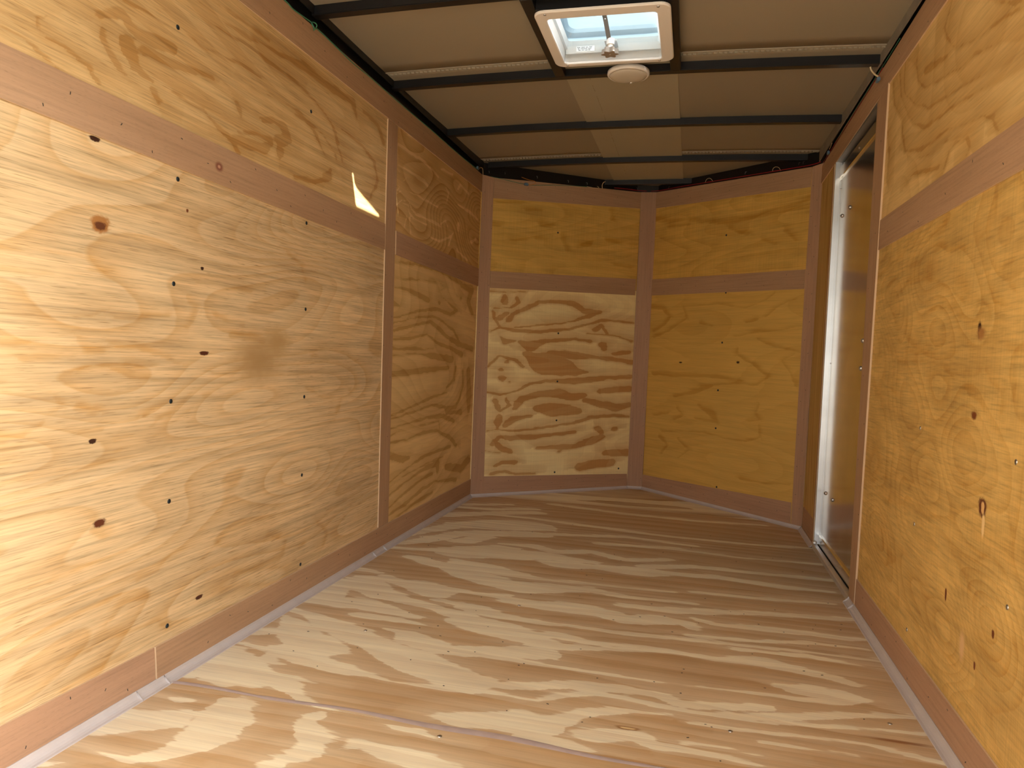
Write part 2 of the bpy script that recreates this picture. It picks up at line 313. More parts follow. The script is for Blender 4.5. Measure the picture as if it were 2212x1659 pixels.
# ------------------------------------------------------------------ growth-ring contours, in metres on each panel
#GRAIN_BEGIN
STROKES = {
  'F': [[26,1191,21,63,1242,38,128,1264,31,150,1307,12],[408,1399,7,402,1356,17,445,1312,20,458,1270,21,454,1234,18,425,1200,10,422,1183,13],[213,1377,22,233,1309,33,242,1244,26,236,1197,21,203,1148,14,160,1122,13,105,1125,8,59,1135,5,16,1129,3],[12,1058,9,59,1077,6],[555,1395,3,589,1388,10,639,1390,12,676,1374,5],[522,1282,3,548,1309,17,586,1303,23,638,1295,34,681,1283,29,730,1275,22],[88,1342,4,117,1350,4],[32,1459,14,46,1477,5],[33,1615,22,85,1560,38,137,1495,55,183,1473,31],[87,1452,14,141,1446,18],[17,1741,26,57,1756,23,83,1748,11],[37,1870,10,91,1842,22,155,1757,43,228,1701,50,212,1648,38,271,1625,36,338,1606,26,381,1594,16,428,1597,9,495,1581,9,586,1587,11,675,1593,13,726,1610,9,794,1603,9],[34,1663,7,111,1651,15,169,1664,23,143,1632,7,146,1567,11,195,1529,15,259,1487,26,317,1458,16,349,1434,9,431,1407,5],[182,1580,6,207,1581,3],[206,1533,4,255,1523,9,325,1516,3],[13,1922,9,117,1900,23,205,1846,43,289,1805,35,397,1761,39,503,1707,54,592,1667,51,650,1634,37,688,1661,24,744,1648,16,821,1681,14],[351,1881,8,418,1870,22,483,1825,41,546,1798,25,614,1784,11,694,1835,29,781,1866,37],[38,2228,22,62,2134,29,44,2032,38,129,2020,37,195,2044,45,292,2016,32,391,1992,14],[238,1955,21,347,1956,20,417,1943,5],[31,2366,20,108,2353,15],[63,2264,18,106,2282,32,172,2176,38,237,2141,41,319,2114,28,428,2089,23,531,2044,32,616,1997,56,714,1960,46,765,1943,35],[147,2325,14,216,2284,28,295,2275,45,371,2204,34,419,2272,18,542,2257,13,701,2236,17],[403,2157,12,538,2141,20,624,2098,15,733,2088,15],[159,2577,23,250,2532,33,336,2519,38,447,2444,51,544,2398,39,667,2393,43],[307,2604,12,435,2574,28,533,2537,22,643,2507,11],[3,2672,19,134,2689,22,266,2726,29,361,2729,64,493,2766,71,591,2789,59],[16,2735,13,89,2805,24,184,2970,30,318,3050,44,512,3112,45],[2,2892,18,97,3068,28,215,3217,26,375,3239,71,480,3260,44],[12,3309,38,158,3404,30,417,3551,32],[4,3508,26,182,3530,21,400,3631,22],[669,1593,7,701,1601,9,778,1604,9,849,1604,9,916,1651,9,961,1678,14,1036,1680,16,1116,1666,14,1167,1661,9,1243,1664,11,1318,1678,16,1445,1721,11,1550,1767,10,1693,1804,7],[657,1630,18,685,1653,12,756,1645,14,819,1667,16,880,1701,19,956,1714,27,1032,1728,17,1113,1718,12,1167,1689,12,1244,1709,16,1337,1735,19],[597,1817,26,673,1844,26,782,1835,20,838,1863,6],[604,1796,11,728,1801,17,851,1793,11,991,1793,8,1138,1796,9,1247,1801,8,1354,1807,8,1432,1809,10,1511,1823,18,1581,1847,10],[311,2709,69,425,2811,54,533,2800,46,667,2784,36,813,2776,22],[170,3148,51,287,3199,78,416,3256,89,510,3225,35],[419,2904,14,545,2918,25,651,2867,24,793,2926,21,930,2857,23,1106,2929,17],[653,2711,18,726,2708,49,822,2714,30,986,2717,54,1111,2736,30,1278,2757,24,1514,2721,26,1668,2727,14],[201,3423,20,435,3419,20,777,3366,23,1095,3318,18,1393,3315,17,1684,3354,17],[813,3070,23,1101,3111,19,1379,3075,15,1690,3096,15],[1023,2795,25,1195,2864,23,1366,2868,19,1694,2876,19],[479,3794,24,853,3720,22,1197,3707,22,1529,3747,16],[30,3583,22,252,3687,17],[599,3149,21,897,3233,21,1196,3191,16],[257,2876,28,325,2988,30],[359,2560,34,443,2546,28,533,2507,27,679,2493,18,882,2503,13,1118,2515,10],[402,2426,25,499,2381,24,629,2353,33,735,2419,44,851,2438,29,970,2409,19,1194,2422,12],[1194,2545,10,1421,2556,15,1645,2592,13],[455,2261,13,606,2282,11],[620,2228,25,734,2225,37,827,2238,54,916,2228,41,990,2193,31,1091,2231,36,1160,2236,20,1194,2189,10],[979,2318,18,1123,2327,28,1229,2356,24,1372,2398,18,1617,2436,18,1688,2451,11],[501,2116,15,553,2093,15,622,2077,11,729,2077,15,831,2085,11,1000,2081,16,1130,2092,12,1257,2103,11,1381,2113,10,1504,2123,9,1679,2121,7],[537,2006,31,598,1990,31,686,1967,20,813,1996,20,914,1979,13,1070,2002,10,1193,1997,8],[1194,2279,12,1261,2253,16,1395,2263,22,1525,2272,18,1620,2269,22,1665,2276,14],[1193,2133,13,1321,2144,13,1514,2195,13,1667,2198,9],[1317,2074,12,1499,2089,12,1682,2062,8],[766,1909,15,840,1920,19,1010,1964,13,1132,1991,13,1253,1987,20,1360,2001,31,1427,1987,20,1536,1968,19,1584,1937,11],[1413,1872,22,1465,1864,35,1527,1860,37,1588,1856,13],[1242,1659,8,1365,1668,7,1537,1704,8,1694,1726,7],[712,1460,30,759,1475,36,832,1489,47,902,1518,21,968,1588,13,1041,1618,13,1142,1630,6],[870,1433,23,942,1430,19,994,1429,12],[987,1482,22,1028,1505,25,1079,1522,19,1090,1497,14,1123,1489,16,1192,1494,13,1259,1489,12,1315,1477,7],[1174,1515,6,1261,1525,9,1328,1520,5],[1192,1610,8,1289,1611,11,1431,1629,9,1546,1638,8,1629,1619,11,1688,1603,8],[1333,1577,7,1424,1579,9,1512,1580,8]],
  'N2': [[71,1134,3,164,1135,4,303,1147,4],[163,1114,7,168,1084,11],[244,1111,5,255,1086,7,207,1051,4,109,1045,3],[100,1027,4,117,984,5,143,950,4],[151,990,11,184,1019,8],[201,980,8,228,1022,8,307,1058,8,387,1095,10,512,1108,10,620,1102,12,688,1064,12,788,1066,12,723,1034,9,625,1005,6,519,980,4,394,964,4,242,947,4],[86,912,3,148,942,4,213,928,7,365,926,7,574,951,7,736,992,5,824,1021,6,1045,1015,5],[150,889,5,181,864,14,246,867,5],[276,864,7,338,844,22,440,876,9,631,898,6,741,889,8],[320,798,13,446,748,50,553,733,42,641,708,21,729,705,6],[485,805,18,636,801,17,803,797,9,976,784,12,1048,772,10],[771,957,11,815,987,6,857,942,6],[827,870,15,836,848,11],[717,935,4,944,927,4,1040,903,5],[916,821,11,1020,834,10],[75,719,4,150,783,5,251,760,7,303,726,5],[196,749,8],[162,704,8],[166,655,11],[216,638,4],[81,578,4,165,566,4,269,590,5,348,627,5,451,648,7,644,652,15,810,669,13,866,676,10,1041,684,10],[132,535,7,154,491,9,174,473,5,222,509,7,201,544,4],[263,491,9,301,545,13,413,574,15,539,576,19,648,558,17,725,569,9],[825,594,11,928,605,13,1045,611,14],[727,540,11,875,513,19,946,494,17,1039,514,12],[406,492,16,501,483,30,598,483,26,675,474,15],[165,446,9,157,411,14,153,384,5],[198,392,9,256,428,13,357,446,7],[91,362,4,154,375,4,239,361,5,443,377,6,635,403,6,766,436,6,937,450,8,1043,440,5],[123,286,7,161,330,7,241,320,11,362,327,13,509,339,9,659,352,8],[826,369,15,850,345,10],[941,368,12],[417,262,6,555,264,13,664,267,13,774,293,15,851,321,13],[143,295,9,183,267,13,234,248,13],[891,223,14,1044,220,18],[556,239,6],[86,252,4,175,241,4],[158,169,7,197,186,7,267,180,9],[131,126,7,209,136,9,280,116,5,404,117,4],[714,142,19,815,158,21,929,164,18]],
  'L2': [[985,1301,2,1005,1297,2,1043,1295,2,1076,1284,2,1103,1275,2],[1054,1347,3,1058,1330,3,1079,1323,3,1113,1322,3,1146,1312,3,1171,1305,3,1185,1289,3,1198,1277,2],[1056,1351,2,1078,1364,4],[1186,1409,3,1213,1426,4,1249,1443,6,1269,1430,9,1289,1424,10,1336,1426,12,1396,1436,9],[1196,1390,3,1201,1368,3,1219,1348,4,1243,1333,5,1262,1329,4],[1260,1394,9,1271,1373,11,1281,1355,8,1312,1345,6,1338,1343,3],[1310,1396,8,1363,1399,8,1420,1406,7,1481,1417,5,1533,1424,5],[1339,1324,5,1350,1302,4],[1399,1342,3,1453,1333,3,1503,1338,4,1537,1323,4,1586,1308,5,1616,1290,5,1639,1274,5],[1623,1301,7,1700,1310,12,1749,1314,12,1782,1338,6],[1644,1326,4,1723,1345,4,1781,1353,5],[1626,1397,5,1642,1388,7,1646,1372,3],[1745,1390,4,1796,1406,7,1842,1406,12,1871,1380,11,1826,1361,12],[1827,1332,10,1828,1312,4],[1915,1278,6,2029,1295,5,2106,1331,10,2122,1358,5],[1333,1500,2,1418,1484,2,1511,1483,2,1615,1495,3,1732,1499,3],[1416,1547,2,1509,1545,2,1612,1552,2,1729,1555,3,1862,1553,4,2014,1536,4,2131,1497,4,2199,1401,3],[1475,1575,2,1611,1574,2,1770,1591,4,1957,1611,10,2124,1608,9,2261,1621,11,2299,1574,4],[1258,1472,2,1361,1475,2,1479,1482,2,1579,1490,2],[1533,1602,2,1647,1607,2,1768,1614,2],[1693,1461,2,1820,1468,3,1924,1473,4,2009,1448,5,2067,1404,4,2115,1378,3],[1906,1457,2,1987,1462,3,2076,1446,4,2148,1416,4,2175,1383,2],[2192,1504,3,2339,1494,5,2445,1466,6,2480,1410,6,2425,1333,4],[2345,1613,6,2465,1602,6,2517,1552,5]],
  'L3': [[2660,1135,4,2879,1157,5,3100,1162,6,3275,1158,7,3501,1139,11],[2665,1072,3,2886,1089,3,3178,1113,3,3256,1096,3,3208,1075,3],[2668,1037,4,2790,1042,7,2956,1027,12,3045,1019,10],[2665,972,13,2720,969,6],[3189,1018,8],[2670,916,4,2899,956,5,3167,987,6,3350,974,8,3459,999,6,3236,1043,3],[2672,894,4,2860,927,3,3099,950,4,3249,933,6,3414,897,6,3507,846,6],[2674,866,5,2843,892,5,3078,924,7,3202,897,10,3309,867,9,3479,836,11,3731,814,12],[2669,830,5,2889,844,5,3038,865,6,3185,829,8,3341,815,8,3545,782,13],[2663,794,6,2914,798,5,3139,802,4],[2665,765,4,2916,779,3,3166,769,13,3403,754,14],[3464,717,8,3443,654,10,3337,621,6],[2671,693,10,2988,704,11,3353,714,9],[3586,698,7,3595,622,7,3544,549,7,3489,515,8,3349,514,11],[2677,527,4,2938,555,6,3115,578,6,3340,594,4],[2678,512,3,2898,526,5,3142,544,6,3321,525,8,3351,496,8,3582,481,10],[3680,697,17,3714,560,22,3708,482,12],[2672,476,4,2862,482,5,3077,490,6,3299,482,11,3469,442,9],[2675,447,4,2844,461,3,3057,458,3,3237,461,3,3254,425,3],[2668,419,5,2848,414,5,3038,427,7,3229,418,6,3421,364,9,3513,318,9],[2672,367,12,2816,334,12,2876,334,8],[2673,258,5,2859,290,5,3072,317,6,3426,318,6],[2675,236,4,2862,266,4,3122,277,4,3321,286,4],[2677,206,5,2864,235,6,3078,258,8,3246,260,16,3251,216,8],[3382,224,15,3620,181,18,3743,213,18],[2682,154,4,2829,186,5,3037,215,7,3176,219,6],[2684,124,4,2873,140,6,3064,170,8,3230,176,6,3534,137,9],[2704,98,3,2980,119,6,3186,132,6],[3502,1130,9,3689,1130,17,3634,1059,17,3705,1007,13],[3510,1067,7]],
  'R2': [[1960,1677,3,1975,1654,4,2000,1633,4,1973,1594,4,1907,1543,3,1807,1517,3,1704,1499,4,1600,1482,5,1538,1464,2],[2222,1670,3,2225,1626,4,2202,1576,3,2134,1536,3,2008,1514,4,1859,1480,3,1776,1480,3,1661,1450,2,1592,1431,2,1529,1407,2],[2347,1694,2,2346,1625,3,2323,1585,3,2216,1521,3,2097,1471,3,1997,1456,4,1851,1433,3,1726,1414,2,1524,1375,2],[2402,1679,2,2369,1597,3,2297,1529,3,2204,1464,3,2117,1424,3,2010,1416,3,1891,1406,3,1721,1383,2,1521,1353,2],[2478,1674,2,2445,1599,2,2338,1522,3,2328,1475,4,2286,1415,4,2162,1380,4,2088,1370,3,1930,1364,3,1791,1336,2,1703,1320,2,1657,1302,3,1617,1267,2,1565,1262,2,1505,1253,2],[1925,1340,2,1973,1334,2,2037,1338,3,2145,1357,2],[1794,1304,3,1772,1277,4,1794,1262,3],[1794,1304,2,1856,1316,2,1909,1306,2,1933,1276,2,1959,1260,2],[2251,1316,3,2201,1327,5,2075,1306,6,1985,1290,4],[2516,1558,3,2477,1460,4,2473,1374,2],[2131,1582,9,2039,1564,9,1965,1551,6],[1675,1539,2,1605,1508,4,1541,1485,5]],
  'L1': [[992,768,3,1044,776,4,1100,788,3,1149,800,2],[1034,747,7,1082,747,9,1141,746,6],[1153,782,4,1184,766,12,1220,763,6],[1154,723,2,1193,737,3,1230,734,3,1289,711,5,1357,701,4,1414,696,3],[995,610,9,1036,609,7,1073,622,4,1095,644,3,1119,656,3,1102,680,4,1064,702,4,1014,703,3,993,707,3],[995,585,2,1066,587,3,1116,584,2],[995,560,2,1085,561,2,1162,555,2],[1332,628,7,1359,642,7,1416,651,4],[1160,653,9,1195,640,9],[1161,604,5,1210,603,4],[1248,574,3,1323,581,4,1388,616,4,1446,645,4,1483,664,3],[1258,554,3,1361,573,3,1478,626,3],[1278,739,4,1356,733,4],[1243,778,5,1318,772,5,1401,749,4,1437,737,3],[1462,889,3,1495,870,8,1477,835,5,1458,825,5],[1246,830,4,1326,838,5,1398,847,5],[992,821,3,1062,825,3,1140,823,3,1191,833,2,1227,847,2],[1180,920,4,1234,924,3],[1569,858,9,1681,837,6],[1636,811,9,1723,810,13,1765,801,11],[1499,930,3,1602,932,4,1709,929,3],[1561,715,3,1641,704,6,1686,727,5,1709,742,4],[2050,765,8,2072,760,5],[2304,643,9],[1529,654,3,1577,651,3,1658,657,4],[991,894,3,1079,898,3,1225,908,2],[990,933,2,1097,940,2,1272,943,2],[1048,527,3,1189,533,3,1390,542,3],[2012,659,3,2127,626,4,2252,620,4,2229,578,4],[1888,1055,3,1970,1029,3,1994,973,3],[1209,400,9,1227,382,7],[1326,267,7,1382,272,5,1441,299,4,1506,294,4],[1250,202,4,1287,229,6,1369,213,5,1429,205,4],[1174,163,5,1232,169,8,1295,156,7,1385,154,6,1416,122,4],[1541,250,4,1576,270,4,1631,299,5,1731,301,5,1843,297,4],[1675,178,4,1781,167,9,1898,169,6,1921,205,5],[1778,226,5,1822,242,8,1882,228,6],[2002,164,6,2029,171,5],[1618,146,5,1676,152,6,1739,134,5],[1053,326,3,1154,331,4,1246,334,3],[1055,236,4,1135,242,5,1213,243,5,1274,248,3],[1056,167,5,1126,164,5,1191,161,5],[1054,287,3,1144,289,3,1235,294,3],[1137,105,5,1216,108,4,1290,107,4],[2147,135,5,2176,174,6,2112,219,5]],
  'R1': [[2510,1077,3,2324,1109,4,2177,1121,3,2033,1120,3,1897,1121,3,1890,1147,3],[2419,1036,4,2245,1066,4,2065,1078,5,1913,1085,6,1841,1062,3,1719,1055,3,1650,1071,2],[1605,1099,3,1604,1137,4],[1497,1072,2,1572,1086,2,1598,1052,2,1600,1017,2,1619,987,2,1614,957,2,1594,935,2,1529,914,3],[2298,995,2,2173,1030,6,2000,1020,4,1825,978,5,1726,932,4],[2390,993,3,2305,948,3,2261,907,3],[2008,929,3,1910,946,5,1795,930,8,1761,910,7],[2256,888,3,2196,844,4,2043,833,3,1889,835,3,1798,830,3,1710,847,2,1725,872,2],[2167,930,6,2173,885,8,2076,855,4],[2013,887,3,1979,853,3,1868,846,3],[1677,922,2,1644,936,2,1599,916,2,1602,887,2],[2401,878,3,2222,812,3,2011,812,3,1859,804,3,1790,786,3,1653,784,2,1629,798,2],[1604,798,2,1575,773,2,1518,756,3,1514,728,4,1525,708,2],[1464,776,4,1472,739,4],[2237,727,6,2333,753,3],[1683,745,4,1627,734,2,1598,713,2],[1561,690,2,1507,685,2,1438,691,2],[1502,836,4,1453,835,4],[1808,654,3,1722,640,2,1663,633,3],[1556,989,5,1513,996,5],[1476,934,4,1513,953,4],[2204,278,11,2147,278,9,2215,239,3],[1901,263,3,1844,255,3,1720,255,2],[2277,415,4,2061,441,3,1882,445,4,1808,464,5],[2460,440,4,2163,507,4,2028,509,5,2068,473,3],[1619,403,2,1517,452,2,1458,441,4,1420,439,3],[1687,552,3,1607,554,3],[1726,406,3,1634,376,3,1611,357,3],[1460,547,3,1417,465,3],[1539,269,3,1484,256,3,1414,265,3],[1404,340,4,1385,310,3],[2300,341,3,2266,284,3],[1729,179,2,1662,182,2]],
  'N4': [[-2,1121,14,107,1107,11,163,1059,7,127,1012,9,36,975,12],[273,1111,4,519,1116,3,714,1088,3,831,1124,3,887,1158,4],[273,1102,5,296,1046,5,168,974,7,39,937,9],[837,1043,6,929,1097,4,1018,1125,3],[651,937,4,793,962,4,937,969,3,1053,991,3],[806,921,4,905,889,7,1053,863,5],[676,878,6,668,844,6,805,781,6,876,735,6,811,690,6,657,690,6,435,660,6],[54,715,13,312,717,13,546,719,9,708,701,8],[233,593,11,379,621,11,504,664,8],[263,521,5,303,487,5,242,454,5],[419,552,9,514,515,19,563,467,12,401,478,8],[827,592,4,811,542,7,842,511,6,773,496,4],[144,377,5,453,402,4,623,387,4,760,386,4,848,422,6,835,478,6],[133,338,11,189,297,7,153,245,7],[275,345,5,365,292,5,283,235,5],[732,188,6,893,190,7,1033,206,5],[71,466,9,189,486,8],[411,1017,13,482,998,9],[1018,851,4,947,818,4,1006,756,4,1037,695,4],[719,1012,5,789,1028,7]],
  'N1': [[74,1497,11,118,1496,8],[386,1539,18,434,1533,12],[289,1603,6,376,1614,5],[363,1454,12,404,1453,12],[520,1489,12,558,1416,15],[628,1435,12,699,1461,18],[850,1674,12,867,1627,15],[829,1499,12,921,1484,10,1036,1490,6],[186,1429,7,284,1440,6],[91,1396,5,207,1403,5],[890,1356,6,1005,1348,5],[100,1625,5,248,1633,3]],
  'N3': [[12,1651,19,145,1621,15,269,1610,12,389,1582,11],[319,1606,10,504,1561,12,673,1558,9,831,1563,8,905,1565,6,1048,1562,4],[682,1675,8,824,1659,6],[123,1588,13,272,1583,13],[795,1564,7,895,1572,7,990,1591,7,1051,1603,7],[934,1467,10,1001,1415,8],[803,1437,8,873,1407,7],[581,1522,8,695,1478,8]],
  'L4': [[2639,1584,3,2753,1592,5,2892,1595,5,3046,1592,4,3113,1576,4],[2652,1511,3,2734,1517,3,2829,1516,5,2945,1513,5,2991,1508,4],[2647,1492,2,2685,1485,2,2750,1486,2,2701,1454,2],[2650,1457,2,2672,1428,2,2654,1409,2],[2650,1394,2,2691,1418,2,2795,1436,2,2908,1441,4,3062,1441,4,3127,1444,4],[2653,1355,2,2707,1387,2,2771,1401,2,2815,1374,3,2872,1360,4,2975,1364,3,3136,1366,3,3170,1361,2],[2721,1375,2,2773,1381,2,2789,1353,2,2846,1334,2,2993,1340,2],[2742,1289,3,2765,1328,2],[2791,1333,2,2810,1275,3],[3218,1555,4,3256,1541,5,3243,1491,3],[3168,1378,3,3236,1402,4,3274,1380,3],[3410,1514,4,3575,1517,6,3756,1507,5],[3422,1419,11,3426,1382,4],[3401,1586,4,3437,1619,4,3563,1604,6],[3045,1294,4,3160,1296,5,3315,1345,4],[3638,1367,8,3724,1401,7],[3417,1295,6,3585,1268,4],[3141,1622,4,3318,1638,4],[2748,1656,3,2885,1666,3],[3284,1298,4,3350,1369,4]],
}
#GRAIN_END

def wobble(u, v, seed, fu, fv, amp=1.0, n=26):
    rs = np.random.RandomState(seed); out = np.zeros_like(u)
    for i in range(n):
        s = rs.uniform(.35, 1.6); a = rs.uniform(0, 2 * math.pi)
        out += math.sqrt(1 / s) * np.cos(2 * math.pi * (fu * s * u * math.cos(a) + fv * s * v * math.sin(a)) + rs.uniform(0, 6.28))
    return out * amp / math.sqrt(n)
def ring_phase(u, v, gen):
    """generic surface whose whole-number levels are the growth rings"""
    return wobble(u, v, gen['seed'], gen['fu'], gen['fv'], gen['amp']) + u * gen.get('su', 0) + v * gen.get('sv', 0)
def stroke_field(key, u, v, ax=.6, soft=.012, fat={'L2': 1.35, 'L3': 1.25, 'N2': 1.3, 'L4': 1.35, 'R2': 1.3}, sharp_low=True):
    """signed closeness to the figure of the wood (pale or dark flames, knots' rings): 0.5 on its outline, above inside"""
    f = np.full(u.shape, -1.0)
    for line in STROKES.get(key, ()):
        p = np.array(line, float).reshape(-1, 3) / 1000; p[:, 2] *= fat.get(key, 1.0)
        if len(p) == 1: p = np.vstack([p, p + [[.004, 0, 0]]])
        for a, b in zip(p, p[1:]):
            R_ = max(a[2], b[2]) + .04
            m = (u > min(a[0], b[0]) - R_ / ax) & (u < max(a[0], b[0]) + R_ / ax) & (v > min(a[1], b[1]) - R_) & (v < max(a[1], b[1]) + R_)
            if not m.any(): continue
            X, Y = u[m] * ax, v[m]; dx, dy = (b[0] - a[0]) * ax, b[1] - a[1]; L = dx * dx + dy * dy + 1e-12
            t = np.clip(((X - a[0] * ax) * dx + (Y - a[1]) * dy) / L, 0, 1)
            d = np.hypot(X - a[0] * ax - dx * t, Y - a[1] - dy * t) - (a[2] + (b[2] - a[2]) * t)
            # one side of a ring ends sharply, the other fades out
            lower = (Y - a[1]) * (abs(dx) + 1e-9) < dy * (X - a[0] * ax) * (1 if dx >= 0 else -1)
            d = np.where(d > 0, d * np.where(lower if sharp_low else ~lower, 4.0, .55), d)
            f[m] = np.maximum(f[m], -d)
    return np.clip(.5 + f / soft * .5, -1.0, 2.0)
def panel(name, key, mp, rect, d0, d1, mat, parent, gen, step=.0065, clip=None, coarse=None):
    """plywood sheet: a fine grid on its face that carries ring_phase, plus its edges; MP(u, v, d) gives the world point"""
    u0, u1, v0, v1 = rect
    nu = max(2, int((u1 - u0) / step)); nv = max(2, int((v1 - v0) / step))
    us = np.linspace(u0, u1, nu + 1); vs = np.linspace(v0, v1, nv + 1)
    if coarse is not None: us = np.r_[np.linspace(u0, coarse, 12)[:-1], np.linspace(coarse, u1, int((u1 - coarse) / step))]; nu = len(us) - 1
    U, V = np.meshgrid(us, vs, indexing='ij')
    if clip is not None: U, V = clip(U, V)
    ph = ring_phase(U, V, gen)
    Uw = U + .004 * wobble(U, V, 77, 6, 14); Vw = V + .0016 * wobble(U, V, 78, 9, 24)
    fg = stroke_field('F', Uw, Vw, .5, .013) if key[0] == 'F' else stroke_field(key or '', Uw, Vw)
    o0 = np.array(mp(0, 0, d1)); eu = np.array(mp(1, 0, d1)) - o0; ev = np.array(mp(0, 1, d1)) - o0
    verts = list(map(tuple, o0 + U.ravel()[:, None] * eu + V.ravel()[:, None] * ev))
    idx = np.arange((nu + 1) * (nv + 1)).reshape(nu + 1, nv + 1)
    faces = np.stack([idx[:-1, :-1], idx[1:, :-1], idx[1:, 1:], idx[:-1, 1:]], -1).reshape(-1, 4)
    ring = list(idx[:, 0]) + list(idx[-1, 1:]) + list(idx[-2::-1, -1]) + list(idx[0, -2:0:-1])
    base = len(verts); faces = [list(map(int, f)) for f in faces]
    for q in ring: verts.append(mp(U.ravel()[q], V.ravel()[q], d0))
    n = len(ring)
    for i in range(n): faces.append([int(ring[(i + 1) % n]), int(ring[i]), base + i, base + (i + 1) % n])
    faces.append([base + i for i in range(n)])
    uvs = np.r_[np.c_[U.ravel(), V.ravel()], np.c_[U.ravel()[ring], V.ravel()[ring]]]
    phs = np.r_[ph.ravel(), ph.ravel()[ring]].astype(np.float32)
    c = np.array([tuple(v) for v in verts]); ctr = c.mean(0)
    me = bpy.data.meshes.new(name); me.from_pydata([tuple(x) for x in (c - ctr)], [], faces)
    a = me.attributes.new('ring_phase', 'FLOAT', 'POINT'); a.data.foreach_set('value', phs)
    a = me.attributes.new('figure', 'FLOAT', 'POINT'); a.data.foreach_set('value', np.r_[fg.ravel(), fg.ravel()[ring]].astype(np.float32))
    l = me.uv_layers.new(name='UVMap'); li = np.empty(len(me.loops), np.int32); me.loops.foreach_get('vertex_index', li)
    l.data.foreach_set('uv', uvs[li].astype(np.float32).ravel())
    bm = bmesh.new(); bm.from_mesh(me); bmesh.ops.recalc_face_normals(bm, faces=bm.faces); bm.to_mesh(me); bm.free()
    o = link(name, me, mat, parent)
    b = Vector((0, 0, 0)); q = parent
    while q is not None: b += q.location; q = q.parent
    o.location = Vector(ctr) - b
    return o

# ------------------------------------------------------------------ materials
FSAW = [(0.0, 0.0), (.30, .05), (.52, .55), (.90, 1.0), (.97, 1.0), (1.0, 0.0)]
SAW = [(0.0, 0.0), (.35, .12), (.72, .55), (.93, 1.0), (1.0, 0.0)]
SAWI = [(0.0, 1.0), (.10, .95), (.38, .42), (.75, .08), (1.0, 0.0)]
TWO = [(0.0, 0.0), (.44, .05), (.485, .95), (.93, .80), (.99, .9), (1.0, 0.0)]
DIM = [(0.0, 0.15), (.4, .3), (.8, .8), (.95, 1.0), (1.0, .15)]
KN = srgb(96, 48, 28); KD = srgb(60, 34, 22)
WL = srgb(226, 192, 136); WD = srgb(196, 142, 74)     # near wall sheets
M = {}
M['metal_black'] = plain('black painted steel', srgb(18, 18, 20), .38, 0.0, .5, .1, 30)
M['metal_dark'] = plain('dark grey painted steel', srgb(58, 56, 52), .45, 0.0, .5)
M['alu'] = brushed('aluminium jamb', (.74, .76, .78), .42, (1, 1, 40))
M['alu_head'] = brushed('dull aluminium header', (.34, .33, .31), .55, (40, 1, 1))
M['door'] = brushed('brushed metal door skin', (.78, .74, .66), .17, (60, 60, 1))
M['alu_dull'] = brushed('dull aluminium threshold', (.78, .77, .76), .5, (40, 1, 40))
M['white_plastic'] = plain('white plastic', srgb(236, 232, 226), .35, 0, .5)
M['screw'] = plain('zinc screw', (.55, .55, .56), .35, 1.0)
M['screw_dark'] = plain('dark coated screw', srgb(52, 62, 66), .4, .6)
M['lens'] = plain('frosted lamp lens', srgb(206, 200, 186), .3, 0, .5)
M['green'] = plain('green wire jacket', srgb(66, 128, 98), .4)
M['red'] = plain('red wire jacket', srgb(150, 22, 30), .4)
M['cream_wire'] = plain('cream wire jacket', srgb(212, 190, 150), .45)
M['orange_wire'] = plain('orange wire jacket', srgb(205, 130, 48), .45)
M['connector'] = plain('blue grey splice connector', srgb(96, 124, 148), .35)
M['moulding'] = plain('grey vinyl moulding', srgb(196, 188, 184), .5, 0, .4, .04, 20)
M['caulk'] = plain('pinkish grey sealant', srgb(184, 168, 164), .5, 0, .4, .10, 25)
M['luan'] = luan('luan strip', srgb(174, 140, 108), srgb(186, 152, 120))
M['luan2'] = luan('luan strip pinker', srgb(174, 138, 110), srgb(186, 150, 120), 4.0)
M['luan_knot'] = luan('luan strip with knot', srgb(174, 140, 108), srgb(186, 152, 120), 0.0, (1.561 + 3.4, 1.2235))
M['luan_edge'] = plain('raw luan edge', srgb(214, 186, 150), .7)
M['backing'] = plain('outer wall skin', srgb(40, 38, 36), .7)
M['ground'] = plain('sunlit concrete', srgb(178, 172, 160), .9, 0, .2, .08, 1.5)

# ------------------------------------------------------------------ ground outside
bm = bmesh.new(); bmesh.ops.create_grid(bm, x_segments=8, y_segments=8, size=40)
for v in bm.verts: v.co.z = -.45
g = from_bm('ground', bm, M['ground'], at=(0, 0, -.45)); tag(g, 'pale sunlit concrete yard around and under the trailer', 'ground', kind='structure')

